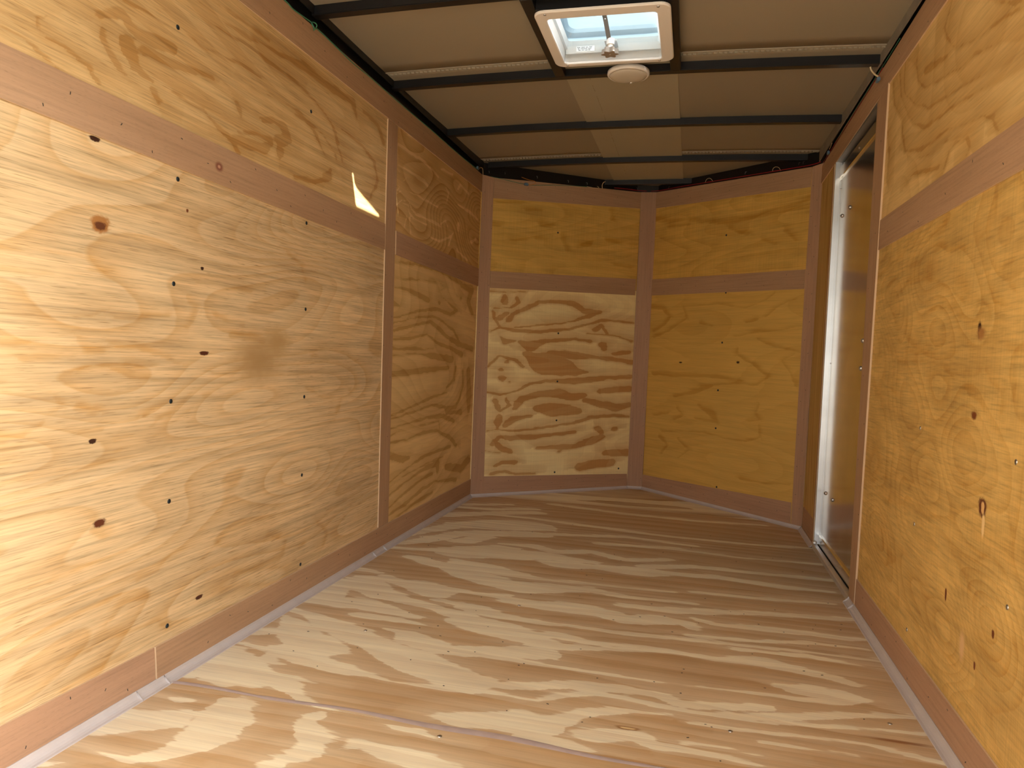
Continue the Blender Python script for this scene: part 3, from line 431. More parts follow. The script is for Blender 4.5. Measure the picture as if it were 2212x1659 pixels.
# ------------------------------------------------------------------ floor
floor = from_bm('floor', box_bm((W / 2, 2.35, -.035), (W + .1, 4.5, .03)), M['backing'])
tag(floor, 'two-tone plywood trailer floor laid crosswise in wide sheets', 'floor', kind='structure')
FA, FB = srgb(245, 236, 206), srgb(194, 158, 112)
seams = [.193, 1.414, 2.627, 3.866, 4.56]
fgen = dict(seed=11, fu=.28, fv=1.6, amp=1.3, sv=15.0)
def fclip(U, V):
    # nose sheet narrows to the V of the front walls
    lo = np.where(V > 3.80, np.minimum((V - 3.80) * 1.16, .86), 0.0); hi = np.where(V > 3.74, W - np.minimum((V - 3.74) * 1.07, .86), W)
    t = (U - 0.0) / W
    return lo + (hi - lo) * t, V
for i, (a, b) in enumerate(zip(seams, seams[1:])):
    spots = [(1.056, 1.542, .026, .007, srgb(150, 104, 60), .3), (1.056, 1.542, .018, .004, srgb(226, 200, 150), .3), (1.62, 1.67, .06, .006, srgb(150, 104, 66), .8)] if i == 1 else []
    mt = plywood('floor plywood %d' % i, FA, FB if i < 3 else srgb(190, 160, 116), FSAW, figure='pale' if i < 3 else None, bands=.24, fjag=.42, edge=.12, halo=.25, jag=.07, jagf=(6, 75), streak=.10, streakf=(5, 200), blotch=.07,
                 blotchf=(2, 6), tint=(.95, .86, .82), rough=.55, seed=i * 3.1, spots=spots)
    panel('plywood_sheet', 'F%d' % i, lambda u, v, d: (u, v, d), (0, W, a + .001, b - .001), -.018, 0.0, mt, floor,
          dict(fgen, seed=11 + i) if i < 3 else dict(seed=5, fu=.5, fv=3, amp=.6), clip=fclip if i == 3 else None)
# sealant smeared along the nearest sheet joint
pts = [(x, 1.414 + .010 * math.sin(x * 3.3) + .004 * math.sin(x * 17)) for x in np.linspace(.012, W - .01, 60)]
bm = bmesh.new(); lo = []; hi = []
for k, (x, y) in enumerate(pts):
    w = .0045 + .0025 * math.sin(x * 9 + 1) + (.004 if .25 < x < 1.1 else 0)
    lo.append((x, y - w)); hi.append((x, y + w))
va = [bm.verts.new((p[0], p[1], .0002)) for p in lo]; vc = [bm.verts.new(((p[0] + q[0]) / 2, (p[1] + q[1]) / 2, .0016)) for p, q in zip(lo, hi)]; vb = [bm.verts.new((p[0], p[1], .0002)) for p in hi]
for k in range(len(pts) - 1):
    bm.faces.new((va[k], va[k + 1], vc[k + 1], vc[k])); bm.faces.new((vc[k], vc[k + 1], vb[k + 1], vb[k]))
o = from_bm('sealant_bead', bm, M['caulk'], floor, smooth=True); o['label'] = 'pinkish grey sealant smeared over the floor joint'
# floor screws
def screw(name, p, n, r=.0042, mat='screw', parent=None, h=.0015):
    bm = lathe_bm(p, n, [(0, h), (r * .55, h), (r, h * .5), (r, -.001)], 12)
    return from_bm(name, bm, M[mat], parent, smooth=True)
for (x, y) in [(.686, 1.385), (1.27, 1.60), (1.62, 1.75), (.66, 2.2), (1.09, 1.385), (.3, 1.85)]:
    screw('floor_screw', (x, y, 0.0), (0, 0, 1), .005, 'screw', floor)

bm = bmesh.new(); rr = random.Random(8)
for k in range(90):
    y = rr.choice([rr.uniform(1.5, 3.8), rr.uniform(1.45, 2.4)]); x = rr.uniform(.05, W - .05); a = rr.uniform(-.4, .4)
    box_bm((x, y, .0003), (rr.uniform(.002, .006), rr.uniform(.0012, .0025), .0010), bm, Matrix.Rotation(a, 3, 'Z'))
o = from_bm('staple', bm, M['metal_dark'], floor); o['kind'] = 'stuff'
# ------------------------------------------------------------------ walls
def structure(name, bm, mat, label, cat='wall'):
    o = from_bm(name, bm, mat); return tag(o, label, cat, kind='structure')
Y0 = .17
wl = structure('wall_left', prism(PLL, [(Y0, -.02), (3.80, -.02), (3.80, 1.84), (Y0, 1.84)], -.07, -.035), M['backing'], 'long left side wall faced in honey plywood sheets')
bm = prism(PLR, [(Y0, -.02), (2.62, -.02), (2.62, 1.84), (Y0, 1.84)], -.07, -.035)
for rr in ([(3.372, -.02), (3.74, -.02), (3.74, 1.84), (3.372, 1.84)], [(2.62, 1.69), (3.372, 1.69), (3.372, 1.84), (2.62, 1.84)], [(2.62, -.06), (3.372, -.06), (3.372, .0), (2.62, .0)]):
    b2 = prism(PLR, rr, -.07, -.035); me = bpy.data.meshes.new('t'); b2.to_mesh(me); b2.free(); bm.from_mesh(me); bpy.data.meshes.remove(me)
wr = structure('wall_right', bm, M['backing'], 'right side wall in amber plywood with the side door let into it')
wnl = structure('wall_front_left', prism(PNL, [(-.06, -.02), (1.10, -.02), (1.10, 1.87), (-.06, 1.87)], -.07, -.035), M['backing'], 'nose wall half beside the long wall, pale streaky plywood below')
wnr = structure('wall_front_right', prism(PNR, [(-.05, -.02), (1.17, -.02), (1.17, 1.87), (-.05, 1.87)], -.07, -.035), M['backing'], 'nose wall half beside the door, plain amber plywood')

def wallsheet(pl, key, rect, mat, parent, gen, d=0.0): return panel('plywood_sheet', key, lambda u, v, dd: pl.at(u, v, dd + d), rect, -.012, 0.0, mat, parent, gen, coarse=.95 if key in ('L1', 'L2') else 1.3 if key in ('R1', 'R2') else None)
KS = srgb(120, 66, 34)
mL1 = plywood('left lower near plywood', srgb(225, 198, 153), srgb(199, 153, 88), SAW, jag=.06, jagf=(5, 70), streak=.26, streakf=(5, 220), blotch=.12, blotchf=(1.5, 3.2), tint=(.86, .80, .74), fiber_dark=.8, seed=1.3,
    spots=[(1.2037, 1.0136, .024, .017, srgb(168, 118, 66), .25), (1.2037, 1.010, .015, .008, srgb(100, 58, 34), .3), (1.194, .582, .010, .005, KD, .2), (1.5276, .7618, .018, .005, srgb(86, 44, 26), .2),
           (1.2155, .4127, .016, .008, srgb(96, 50, 28), .3), (1.531, .160, .014, .005, srgb(78, 42, 26), .2), (1.186, 1.1754, .014, .005, KD, .2), (1.513, .965, .006, .004, KD, .2),
           (1.456, 1.091, .004, .004, KS, .3), (1.76, .745, .09, .05, srgb(178, 146, 98), .95), (1.85, .80, .05, .03, srgb(184, 152, 102), .9)], figure='dark', bands=.50, edge=.40, fjag=.5, halo=.3)
mL2 = plywood('left upper near plywood', srgb(220, 188, 134), srgb(176, 131, 70), TWO, jag=.03, jagf=(5, 70), streak=.20, streakf=(6, 300), blotch=.08, tint=(.92, .86, .8), fiber_dark=.6, seed=2.7, figure='dark', bands=.34, edge=.12, fjag=.30, halo=.4)
mL3 = plywood('left lower far plywood', srgb(240, 208, 148), srgb(184, 143, 80), SAW, jag=.05, jagf=(5, 60), streak=.07, blotch=.06, seed=3.9, figure='dark', bands=.24, edge=.12, fjag=.22, halo=.5)  # both far left sheets: wood tone lightened to make up for weak light there
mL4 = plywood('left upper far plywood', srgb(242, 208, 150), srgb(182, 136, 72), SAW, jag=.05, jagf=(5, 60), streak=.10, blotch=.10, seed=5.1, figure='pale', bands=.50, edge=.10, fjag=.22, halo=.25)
mN1 = plywood('nose left upper plywood', srgb(223, 184, 99), srgb(191, 144, 57), DIM, jag=.12, jagf=(3, 40), streak=.12, streakf=(5, 160), blotch=.16, blotchf=(4, 9), seed=6.2, cross=.05, figure='dark', bands=.45, edge=.6, fjag=.6)  # nose sheets likewise: lighter base tones offset the light falling off towards the nose
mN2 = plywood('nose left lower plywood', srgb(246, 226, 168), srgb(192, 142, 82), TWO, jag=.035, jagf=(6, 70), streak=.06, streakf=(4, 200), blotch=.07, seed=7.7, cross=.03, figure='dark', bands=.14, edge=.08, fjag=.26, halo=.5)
mN3 = plywood('nose right upper plywood', srgb(223, 182, 95), srgb(187, 137, 50), DIM, jag=.12, jagf=(3, 40), streak=.12, streakf=(5, 160), blotch=.16, blotchf=(4, 9), seed=8.4, cross=.05, figure='dark', bands=.45, edge=.6, fjag=.6)
mN4 = plywood('nose right lower plywood', srgb(223, 183, 97), srgb(194, 147, 64), DIM, jag=.10, jagf=(5, 60), streak=.10, streakf=(6, 200), blotch=.10, seed=9.5,
    spots=[(.268, .787, .012, .004, KD, .4), (.68, .80, .010, .006, KD, .5)], figure='dark', bands=.35, edge=.35, fjag=.35)
mR1 = plywood('right lower plywood', srgb(218, 182, 108), srgb(191, 143, 64), SAW, jag=.12, jagf=(8, 50), streak=.20, streakf=(10, 160), blotch=.16, blotchf=(4, 7), tint=(.9, .84, .76), seed=10.6, cross=.06,
    spots=[(1.649, .878, .009, .016, KD, .35), (1.648, .704, .014, .008, KS, .4), (1.640, .870, .020, .012, srgb(170, 122, 66), .6), (1.575, .530, .020, .018, srgb(108, 60, 34), .25), (1.573, .530, .008, .012, srgb(226, 182, 120), .2), (1.566, .497, .007, .022, srgb(240, 210, 150), .3),
           (1.741, .307, .006, .014, srgb(112, 58, 28), .2), (1.488, .3125, .006, .008, srgb(112, 58, 28), .3), (1.632, .235, .013, .026, srgb(222, 184, 130), .6), (1.562, .223, .005, .008, srgb(112, 58, 28), .2)], figure='dark', bands=.5, edge=.35, fjag=.5, halo=.3)
mR2 = plywood('right upper plywood', srgb(228, 194, 130), srgb(178, 132, 62), SAW, jag=.05, jagf=(7, 50), streak=.12, streakf=(8, 200), blotch=.08, seed=11.8, figure='dark', bands=.22, edge=.18, fjag=.30, halo=.6)
sL1 = wallsheet(PLL, 'L1', (Y0, 2.610, .0, 1.221), mL1, wl, dict(seed=21, fu=1.3, fv=3.2, amp=1.9, sv=5.0))
sL2 = wallsheet(PLL, 'L2', (Y0, 2.610, 1.223, 1.745), mL2, wl, dict(seed=22, fu=.5, fv=2, amp=1.2, sv=16))
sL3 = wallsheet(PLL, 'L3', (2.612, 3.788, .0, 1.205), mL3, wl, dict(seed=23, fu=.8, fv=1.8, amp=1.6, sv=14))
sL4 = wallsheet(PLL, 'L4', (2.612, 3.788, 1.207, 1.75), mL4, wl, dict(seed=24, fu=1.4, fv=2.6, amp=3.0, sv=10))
sN1 = wallsheet(PNL, 'N1', (0, 1.058, 1.215, 1.75), mN1, wnl, dict(seed=25, fu=.8, fv=4, amp=1.2))
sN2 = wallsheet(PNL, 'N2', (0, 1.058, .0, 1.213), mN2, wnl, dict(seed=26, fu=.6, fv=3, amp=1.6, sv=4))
sN3 = wallsheet(PNR, 'N3', (0.002, 1.12, 1.225, 1.75), mN3, wnr, dict(seed=27, fu=.8, fv=4, amp=1.2))
sN4 = wallsheet(PNR, 'N4', (0.002, 1.12, .0, 1.223), mN4, wnr, dict(seed=28, fu=.8, fv=2.4, amp=1.3, sv=2))
sR1 = wallsheet(PLR, 'R1', (Y0, 2.640, .0, 1.211), mR1, wr, dict(seed=29, fu=2.2, fv=3.0, amp=2.2))
sR2 = wallsheet(PLR, 'R2', (Y0, 2.640, 1.213, 1.765), mR2, wr, dict(seed=30, fu=1.4, fv=1.6, amp=1.8, sv=3))
# narrow sheet between the door and the nose: grain runs upright
mR3 = plywood('door side plywood', srgb(207, 176, 110), srgb(173, 130, 62), SAW, jag=.04, jagf=(4, 60), streak=.08, blotch=.06, seed=12.5)
o = panel('plywood_sheet', 'R3', lambda u, v, d: PLR.at(v, u, d), (0, 1.74, 3.366, 3.722), -.012, 0, mR3, wr, dict(seed=31, fu=.5, fv=6, amp=.8, sv=14))
sR3 = o

for (u, v) in [(1.4103, 1.4883), (1.9936, 1.4966)]: screw('screw', PLL.at(u, v, 0), (1, 0, 0), .0055, 'screw_dark', sL2)
for (u, v) in [(1.4214, 1.155), (1.986, 1.1611), (1.4156, .9181), (1.9956, .902), (1.4152, .6503), (2.0028, .6341), (1.4166, .4196), (2.0029, .3919), (1.4198, .1277), (2.0106, .1107)]:
    screw('screw', PLL.at(u, v, 0), (1, 0, 0), .0055, 'screw_dark', sL1)
for (u, v) in [(1.4412, .6367), (1.4363, .3796), (1.9909, .4069), (1.9965, .1363), (1.9915, .6479)]: screw('screw', PLR.at(u, v, 0), (-1, 0, 0), .005, 'screw', sR1)
for (u, v) in [(.5212, .926), (.529, .6476), (.5342, .4212), (.537, .1178), (.9877, .1242)]: screw('screw', PNL.at(u, v, 0), PNL.n, .0055, 'screw_dark', sN2)
for (u, v) in [(.5664, .9044), (.5549, .6434), (.5526, .4345), (.5805, .1143), (.5738, 1.1755)]: screw('screw', PNR.at(u, v, 0), PNR.n, .0055, 'screw_dark', sN4)
screw('screw', PNR.at(.5562, 1.487, 0), PNR.n, .0055, 'screw_dark', sN3)
screw('screw', PNL.at(.49, 1.50, 0), PNL.n, .005, 'screw_dark', sN1)

# ------------------------------------------------------------------ luan cover strips
TN = [0]
def strip(pl, poly, label, swap=False, d=.0045, mat='luan', name=None, d0=0.0, jit=.0004, staples=()):
    if name is None: TN[0] += 1; name = 'trim_%d' % TN[0]
    bm = prism(pl, poly, d0 + .0003, d0 + d, swap=swap, off=(TN[0] * 1.7, 0), edge_jit=jit, seg=.25)
    o = from_bm(name, bm, M[mat]); o.data.materials.append(M['luan_edge'])
    for p in o.data.polygons:
        if abs(p.normal.dot(pl.n)) < .5: p.material_index = 1
    tag(o, label, 'baseboard' if 'baseboard' in name else 'trim strip', kind='structure')
    if staples:
        b2 = bmesh.new()
        for (u, v) in staples:
            a = random.uniform(0, 3.1); c = pl.at(u, v, d0 + d + .0002)
            rot = Matrix((pl.u * math.cos(a) + pl.v * math.sin(a), pl.n, pl.v * math.cos(a) - pl.u * math.sin(a))).transposed()
            box_bm(c, (.0055, .0006, .0016), b2, rot)
        s = from_bm('staple', b2, M['metal_dark'], o); s['kind'] = 'stuff'
    return o
def spread(u0, u1, v0, v1, n, seed):
    rr = random.Random(seed); return [(u0 + (u1 - u0) * (i + .5) / n + rr.uniform(-.02, .02) * (u1 - u0 > .3), v0 + (v1 - v0) * (.18 + .64 * ((i * 2) % 3) / 2) + rr.uniform(-.006, .006)) for i in range(n)]
def vspread(u0, u1, v0, v1, n, seed):
    rr = random.Random(seed); return [((u0 + .01 if i % 2 else u1 - .01) + rr.uniform(-.003, .003), v0 + (v1 - v0) * (i + .5) / n + rr.uniform(-.02, .02)) for i in range(n)]
strip(PLL, [(Y0, 1.640), (1.6225, 1.6494), (3.7632, 1.6638), (3.787, 1.664), (3.787, 1.7554), (1.8185, 1.7431), (Y0, 1.733)], 'long reddish strip along the top of the left wall', staples=spread(1.7, 3.7, 1.66, 1.745, 14, 1))
strip(PLL, [(Y0, 1.188), (.9866, 1.183), (2.5532, 1.1672), (2.548, 1.263), (.9853, 1.2743), (Y0, 1.280)], 'wide reddish strip across the near left wall at mid height, with a knot', mat='luan_knot', staples=spread(1.0, 2.5, 1.18, 1.26, 16, 2))
strip(PLL, [(2.6580, 1.1634), (3.787, 1.1556), (3.787, 1.2509), (2.6545, 1.2556)], 'short reddish strip across the far left wall at mid height', mat='luan2', staples=spread(2.7, 3.7, 1.17, 1.24, 8, 3))
strip(PLL, [(2.5795, .0995), (2.6737, .0995), (2.6354, 1.6529), (2.5436, 1.6535)], 'upright reddish strip over the sheet joint of the left wall', swap=True, staples=vspread(2.56, 2.65, .15, 1.6, 12, 4))
strip(PLL, [(Y0, .0), (1.3810, .0), (1.3735, .0944), (1.0021, .0993), (Y0, .103)], 'near length of skirting on the left wall, ending at a gap', name='baseboard_left', mat='luan2', staples=spread(1.0, 1.36, .02, .09, 4, 5))
strip(PLL, [(1.3850, .0), (3.787, .0), (3.787, .1), (1.3775, .0944)], 'far length of skirting on the left wall reaching the nose', name='baseboard_left_far', d=.006, staples=spread(1.5, 3.7, .02, .09, 22, 6))
strip(PLR, [(Y0, 1.742), (Y0, 1.80), (2.1619, 1.7768), (3.6646, 1.7487), (3.720, 1.7480), (3.720, 1.664), (2.5462, 1.6858), (1.9816, 1.6907), (Y0, 1.70)], 'long reddish strip along the top of the right wall over the door', staples=spread(2.0, 3.6, 1.70, 1.75, 6, 7))
strip(PLR, [(Y0, 1.149), (1.4908, 1.1581), (2.5180, 1.1687), (2.5175, 1.2624), (1.5055, 1.253), (Y0, 1.243)], 'wide reddish strip across the right wall at mid height', mat='luan', staples=spread(1.5, 2.5, 1.17, 1.25, 6, 8))
strip(PLR, [(Y0, .0), (2.5485, .0), (2.5457, .1042), (1.4254, .0959), (Y0, .088)], 'long skirting board on the right wall before the door', name='baseboard_right', mat='luan2', staples=spread(1.5, 2.5, .02, .09, 8, 9))
strip(PLR, [(2.6336, .0), (2.5515, .0), (2.5195, 1.2655), (2.5110, 1.690), (2.6425, 1.674), (2.642, 1.4)], 'upright reddish strip at the near edge of the side door', swap=True, d=.006, staples=vspread(2.55, 2.62, .1, 1.6, 10, 10))
strip(PLR, [(3.7195, .0), (3.372, .0), (3.372, .115), (3.7105, .1158)], 'short skirting board between the door and the nose', name='baseboard_right_far', d=.003)
o = strip(PLR, [(3.372, .002), (3.400, .002), (3.398, 1.655), (3.372, 1.664)], 'thin raw wood edging beside the far door jamb', swap=True, d=.004, d0=.003, mat='luan')
strip(PNL, [(0.004, .0), (.0838, .0), (.0790, .6), (.0715, 1.1518), (.0722, 1.7506), (.004, 1.757)], 'upright strip in the corner of left wall and nose', swap=True, mat='luan2', staples=vspread(.01, .075, .05, 1.72, 22, 11))
strip(PNL, [(.0735, 1.640), (1.061, 1.7086), (1.060, 1.8065), (.0735, 1.7510)], 'reddish strip along the top of the nose wall beside the long wall', staples=spread(.12, 1.0, 1.68, 1.77, 12, 12))
strip(PNL, [(.0735, 1.1525), (1.047, 1.1836), (1.048, 1.2823), (.0735, 1.2440)], 'mid height strip on the nose wall beside the long wall', staples=spread(.12, 1.0, 1.18, 1.25, 8, 13))
strip(PNL, [(.0835, .0), (1.0565, .0), (1.0483, .0898), (.0830, .1111)], 'skirting board on the nose wall beside the long wall', name='baseboard_front_left', mat='luan2', staples=spread(.12, 1.0, .02, .09, 12, 14))
# flat strip across the point of the V
from_bm('nose_post', prism(PNC, [(-.03, -.02), (.125, -.02), (.125, 1.87), (-.03, 1.87)], -.035, -.0035), M['backing'], wnl)
strip(PNC, [(.0015, .0), (.0931, .0), (.0986, 1.8080), (.0045, 1.8062)], 'upright strip over the point of the V nose', swap=True, d=.006, mat='luan2', staples=vspread(.005, .09, .05, 1.75, 24, 15))
strip(PNR, [(.0037, 1.7118), (1.060, 1.660), (1.063, 1.7548), (.0061, 1.8075)], 'reddish strip along the top of the nose wall beside the door', staples=spread(.05, 1.0, 1.69, 1.77, 10, 16))
strip(PNR, [(.001, 1.1866), (1.0575, 1.1691), (1.058, 1.2631), (.001, 1.2829)], 'mid height strip on the nose wall beside the door', staples=spread(.05, 1.0, 1.19, 1.25, 8, 17))
strip(PNR, [(.001, .0), (1.055, .0), (1.0525, .1205), (.001, .0897)], 'skirting board on the nose wall beside the door', name='baseboard_front_right', mat='luan2', staples=spread(.05, 1.0, .02, .1, 12, 18))
strip(PNR, [(1.0590, .0), (1.118, .0), (1.1275, 1.762), (1.0661, 1.7548), (1.0602, 1.1691)], 'upright strip in the corner of the nose and the door wall', swap=True, mat='luan2', staples=vspread(1.065, 1.11, .05, 1.72, 22, 19))

# grey vinyl moulding at the foot of the walls, concave
def moulding(path, label, r=.019, joints=()):
    """path: floor points along the foot of a wall, with the inward direction for each"""
    bm = bmesh.new(); prof = []
    for k in range(6):
        a = math.radians(90 * k / 5); prof.append((.0065 + r * (1 - math.sin(a)) * .92, r * (1 - math.cos(a)) * .92 + .0012))
    prof.append((.005, r)); prof = [(.0065 + r, .0)] + prof
    rings = [[bm.verts.new((p[0] + n[0] * q[0], p[1] + n[1] * q[0], q[1])) for q in prof] for p, n in path]
    for A, B in zip(rings, rings[1:]):
        for k in range(len(prof) - 1): bm.faces.new((A[k], A[k + 1], B[k + 1], B[k]))
    bm.faces.new(rings[0]); bm.faces.new(rings[-1])
    bmesh.ops.recalc_face_normals(bm, faces=bm.faces)
    TN[0] += 1
    return tag(from_bm('trim_%d' % TN[0], bm, M['moulding'], smooth=False), label, 'moulding', kind='structure')
nL = Vector((1, 0)); nR = Vector((-1, 0)); nNL = Vector(PNL.n[:2]); nNR = Vector(PNR.n[:2])
cL = (nL + nNL) / (1 + nL.dot(nNL)); cR = (nR + nNR) / (1 + nR.dot(nNR))
moulding([((0, Y0), nL), ((0, 1.32), nL)], 'near length of grey vinyl moulding at the foot of the left wall')
moulding([((0, 1.321), nL), ((0, 1.405), nL)], 'short grey moulding piece at the foot of the left wall by the near floor joint')
moulding([((0, 1.4065), nL), ((0, 2.53), nL)], 'middle length of grey vinyl moulding at the foot of the left wall')
moulding([((0, 2.5315), nL), ((0, 2.627), nL)], 'short grey moulding piece at the foot of the left wall by the second floor joint')
moulding([((0, 2.6285), nL), ((0, 3.7876), cL)], 'far length of grey vinyl moulding at the foot of the left wall')
nC = Vector(PNC.n[:2]); cA = (nNL + nC) / (1 + nNL.dot(nC)); cB = (nNR + nC) / (1 + nNR.dot(nC))
moulding([((0, 3.7876), cL), ((.7998, 4.4748), cA)], 'grey moulding at the foot of the nose wall beside the long wall', .016)
moulding([((.7998, 4.4748), cA), ((.8927, 4.4913), cB)], 'tiny grey moulding under the strip at the point of the nose', .016)
moulding([((.8927, 4.4913), cB), ((W, 3.727), cR)], 'grey moulding at the foot of the nose wall beside the door', .016)
moulding([((W, 3.727), cR), ((W, 3.372), nR)], 'grey moulding between the door and the nose corner', .016)
moulding([((W, Y0), nR), ((W, 2.555), nR)], 'long grey vinyl moulding at the foot of the right wall')
moulding([((W, 2.5565), nR), ((W, 2.628), nR)], 'short grey moulding piece at the foot of the right wall by the door')

# ------------------------------------------------------------------ roof
def rise(y): return .018 * max(0.0, y - 2.6)
def zbow(x, y): return 1.775 + rise(y) + .013 * (1 - ((x - W / 2) / (W / 2)) ** 2)
def zroof(x, y): return zbow(x, y) + .030
b = NB('roof sheet metal')
co = b.n('ShaderNodeTexCoord').outputs['Object']
n1 = b.noise(co, 300.0, 2.0); n2 = b.noise(co, 1.3, 2.0)
bs = b.bsdf(Base__Color=b.mix(b.rng(n2, .3, .7, 0, 1), srgb(150, 142, 122), srgb(156, 144, 124)), Roughness=.6)
b.set(bs.inputs['Normal'], b.bump(n1, .06, .0005)); M['roof'] = b.m
M['roof_cover'] = plain('cover sheet', srgb(172, 165, 142), .5, 0, .4, .03, 3)
VX0, VX1, VY0, VY1 = .690, 1.008, 2.100, 2.425      # clear opening of the vent
ceil = empty('ceiling', (W / 2, 2.4, 1.82)); tag(ceil, 'bowed beige metal roof above the trailer on black bows', 'ceiling', kind='structure')
def roof_sheet(y0, y1, hole=None, crimp=True, sag=-.004):
    bm = bmesh.new(); nx = 56
    xs = sorted(set([round(-.05 + (W + .1) * i / nx, 4) for i in range(nx + 1)] + ([hole[0], hole[1]] if hole else [])))
    ys = [y0 + (y1 - y0) * i / 26 for i in range(27)]
    if hole: ys = sorted(set([y for y in ys if min(abs(y - hole[2]), abs(y - hole[3])) > .004] + [hole[2], hole[3]]))
    def z(x, y):
        # the sheet bellies a little between the bows
        t = ((y - .79) / .595) % 1.0
        return zroof(x, y) + sag * math.sin(math.pi * t) * .6
    g = {}
    for i, x in enumerate(xs):
        for j, y in enumerate(ys): g[i, j] = bm.verts.new((x, y, z(x, y)))
    for i in range(len(xs) - 1):
        for j in range(len(ys) - 1):
            cx, cy = (xs[i] + xs[i + 1]) / 2, (ys[j] + ys[j + 1]) / 2
            if hole and hole[0] < cx < hole[1] and hole[2] < cy < hole[3]: continue
            bm.faces.new((g[i, j], g[i + 1, j], g[i + 1, j + 1], g[i, j + 1]))
    sheet = from_bm('roof_sheet', bm, M['roof'], ceil, smooth=True)
    sheet.modifiers.new('thick', 'SOLIDIFY').thickness = .0015; sheet.modifiers['thick'].offset = 1
    return sheet
SEAM1, SEAM2 = 2.500, 3.735
HOLE = (VX0 - .006, VX1 + .006, VY0 - .006, VY1 + .006)
roof_sheet(Y0, SEAM1, HOLE); roof_sheet(SEAM1 + .001, SEAM2); 
# last sheet: cut to the V
roof_sheet(SEAM2 + .001, 4.56)
# folded and crimped seams between the roof sheets
for ys in (SEAM1, SEAM2):
    bm = bmesh.new(); segs = []
    gap = (.62, 1.07) if ys == SEAM1 else (.648, 1.052)
    for (xa, xb) in ((0.0, gap[0]), (gap[1], W)):
        n = 40; prev = None
        for k in range(n + 1):
            x = xa + (xb - xa) * k / n; z = zroof(x, ys)
            ring = [bm.verts.new((x, ys - .004, z - .0005)), bm.verts.new((x, ys - .003, z - .0032)), bm.verts.new((x, ys + .001, z - .0032)), bm.verts.new((x, ys + .0025, z - .0005))]
            if prev:
                for q in range(3): bm.faces.new((prev[q], ring[q], ring[q + 1], prev[q + 1]))
            prev = ring
    bmesh.ops.recalc_face_normals(bm, faces=bm.faces)
    s = from_bm('folded_seam', bm, M['roof'], ceil)
    bm = bmesh.new()
    for (xa, xb) in ((0.02, gap[0]), (gap[1], W - .02)):
        x = xa
        while x < xb - .010:
            z = zroof(x, ys)
            rot = Matrix.Rotation(.28, 3, 'Z')
            box_bm((x + .006, ys + .014, z - .0035), (.0105, .0050, .0055), bm, rot); x += .0165
    c = from_bm('crimp_row', bm, M['roof'], s); c['kind'] = 'stuff'
# flat cover sheet down the middle, between the bows
bows_y = [1.980, 2.575, 3.190, 3.800, 4.315]
BW = .033
for (a, b_) in [(2.560, 3.19), (3.192, 3.815), (3.817, 4.33)]:
    bm = bmesh.new(); n = 8; prev = None
    for k in range(n + 1):
        x = .651 + (1.052 - .651) * k / n
        ring = [bm.verts.new((x, y, zroof(x, y) - dz)) for y in (a, b_) for dz in (.0045, .003)]
        if prev:
            bm.faces.new((prev[0], ring[0], ring[2], prev[2])); bm.faces.new((prev[1], prev[3], ring[3], ring[1]))
            bm.faces.new((prev[0], prev[1], ring[1], ring[0])); bm.faces.new((prev[2], ring[2], ring[3], prev[3]))
        else: bm.faces.new((ring[0], ring[2], ring[3], ring[1]))
        prev = ring
    bm.faces.new((prev[0], prev[1], prev[3], prev[2]))
    bmesh.ops.recalc_face_normals(bm, faces=bm.faces)
    o = from_bm('cover_sheet', bm, M['roof_cover'], ceil); o['label'] = 'paler flat cover sheet down the middle of the roof'
# faint row of punched marks on the cover sheet
bm = bmesh.new(); y = 2.66; rr = random.Random(4)
while y < 4.28:
    if not any(by - .02 < y < by + .07 for by in bows_y) and rr.random() < .8:
        L = rr.uniform(.006, .022); box_bm((.737 + rr.uniform(-.001, .001), y, zroof(.737, y) - .0048), (.0018, L, .0006), bm)
    y += .024
o = from_bm('ink_mark', bm, plain('faded ink', srgb(150, 134, 108), .7), ceil); o['kind'] = 'stuff'

# roof bows
ords = ['nearest roof bow, framing the near side of the roof vent', 'second roof bow, carrying the round dome lamp', 'third roof bow, halfway between the lamp and the nose', 'fourth roof bow, reaching the corners of the nose', 'short last roof bow just above the point of the nose']
for i, y in enumerate(bows_y):
    xa, xb = (.0, W) if i < 4 else (.60, 1.155)
    if i == 3: xa, xb = (.03, W - .06)
    bm = bmesh.new(); prev = None; n = 24
    for k in range(n + 1):
        x = xa + (xb - xa) * k / n; z = zbow(x, y); t = .0015
        sec = [(y, z), (y + BW, z), (y + BW, z + .0295), (y, z + .0295)]
        ring = [bm.verts.new((x, p[0], p[1])) for p in sec]
        if prev:
            for q in range(4): bm.faces.new((prev[q], prev[(q + 1) % 4], ring[(q + 1) % 4], ring[q]))
        else: bm.faces.new(ring)
        prev = ring
    bm.faces.new(prev[::-1])
    bmesh.ops.recalc_face_normals(bm, faces=bm.faces)
    ed = [e for e in bm.edges if len(e.link_faces) == 2 and e.calc_face_angle(0) > 1.0 and abs((e.verts[0].co - e.verts[1].co).normalized().x) > .9]
    bmesh.ops.bevel(bm, geom=ed, offset=.002, segments=2, affect='EDGES')
    o = from_bm('roof_bow', bm, M['metal_black']); tag(o, 'black steel ' + ords[i], 'roof beam')

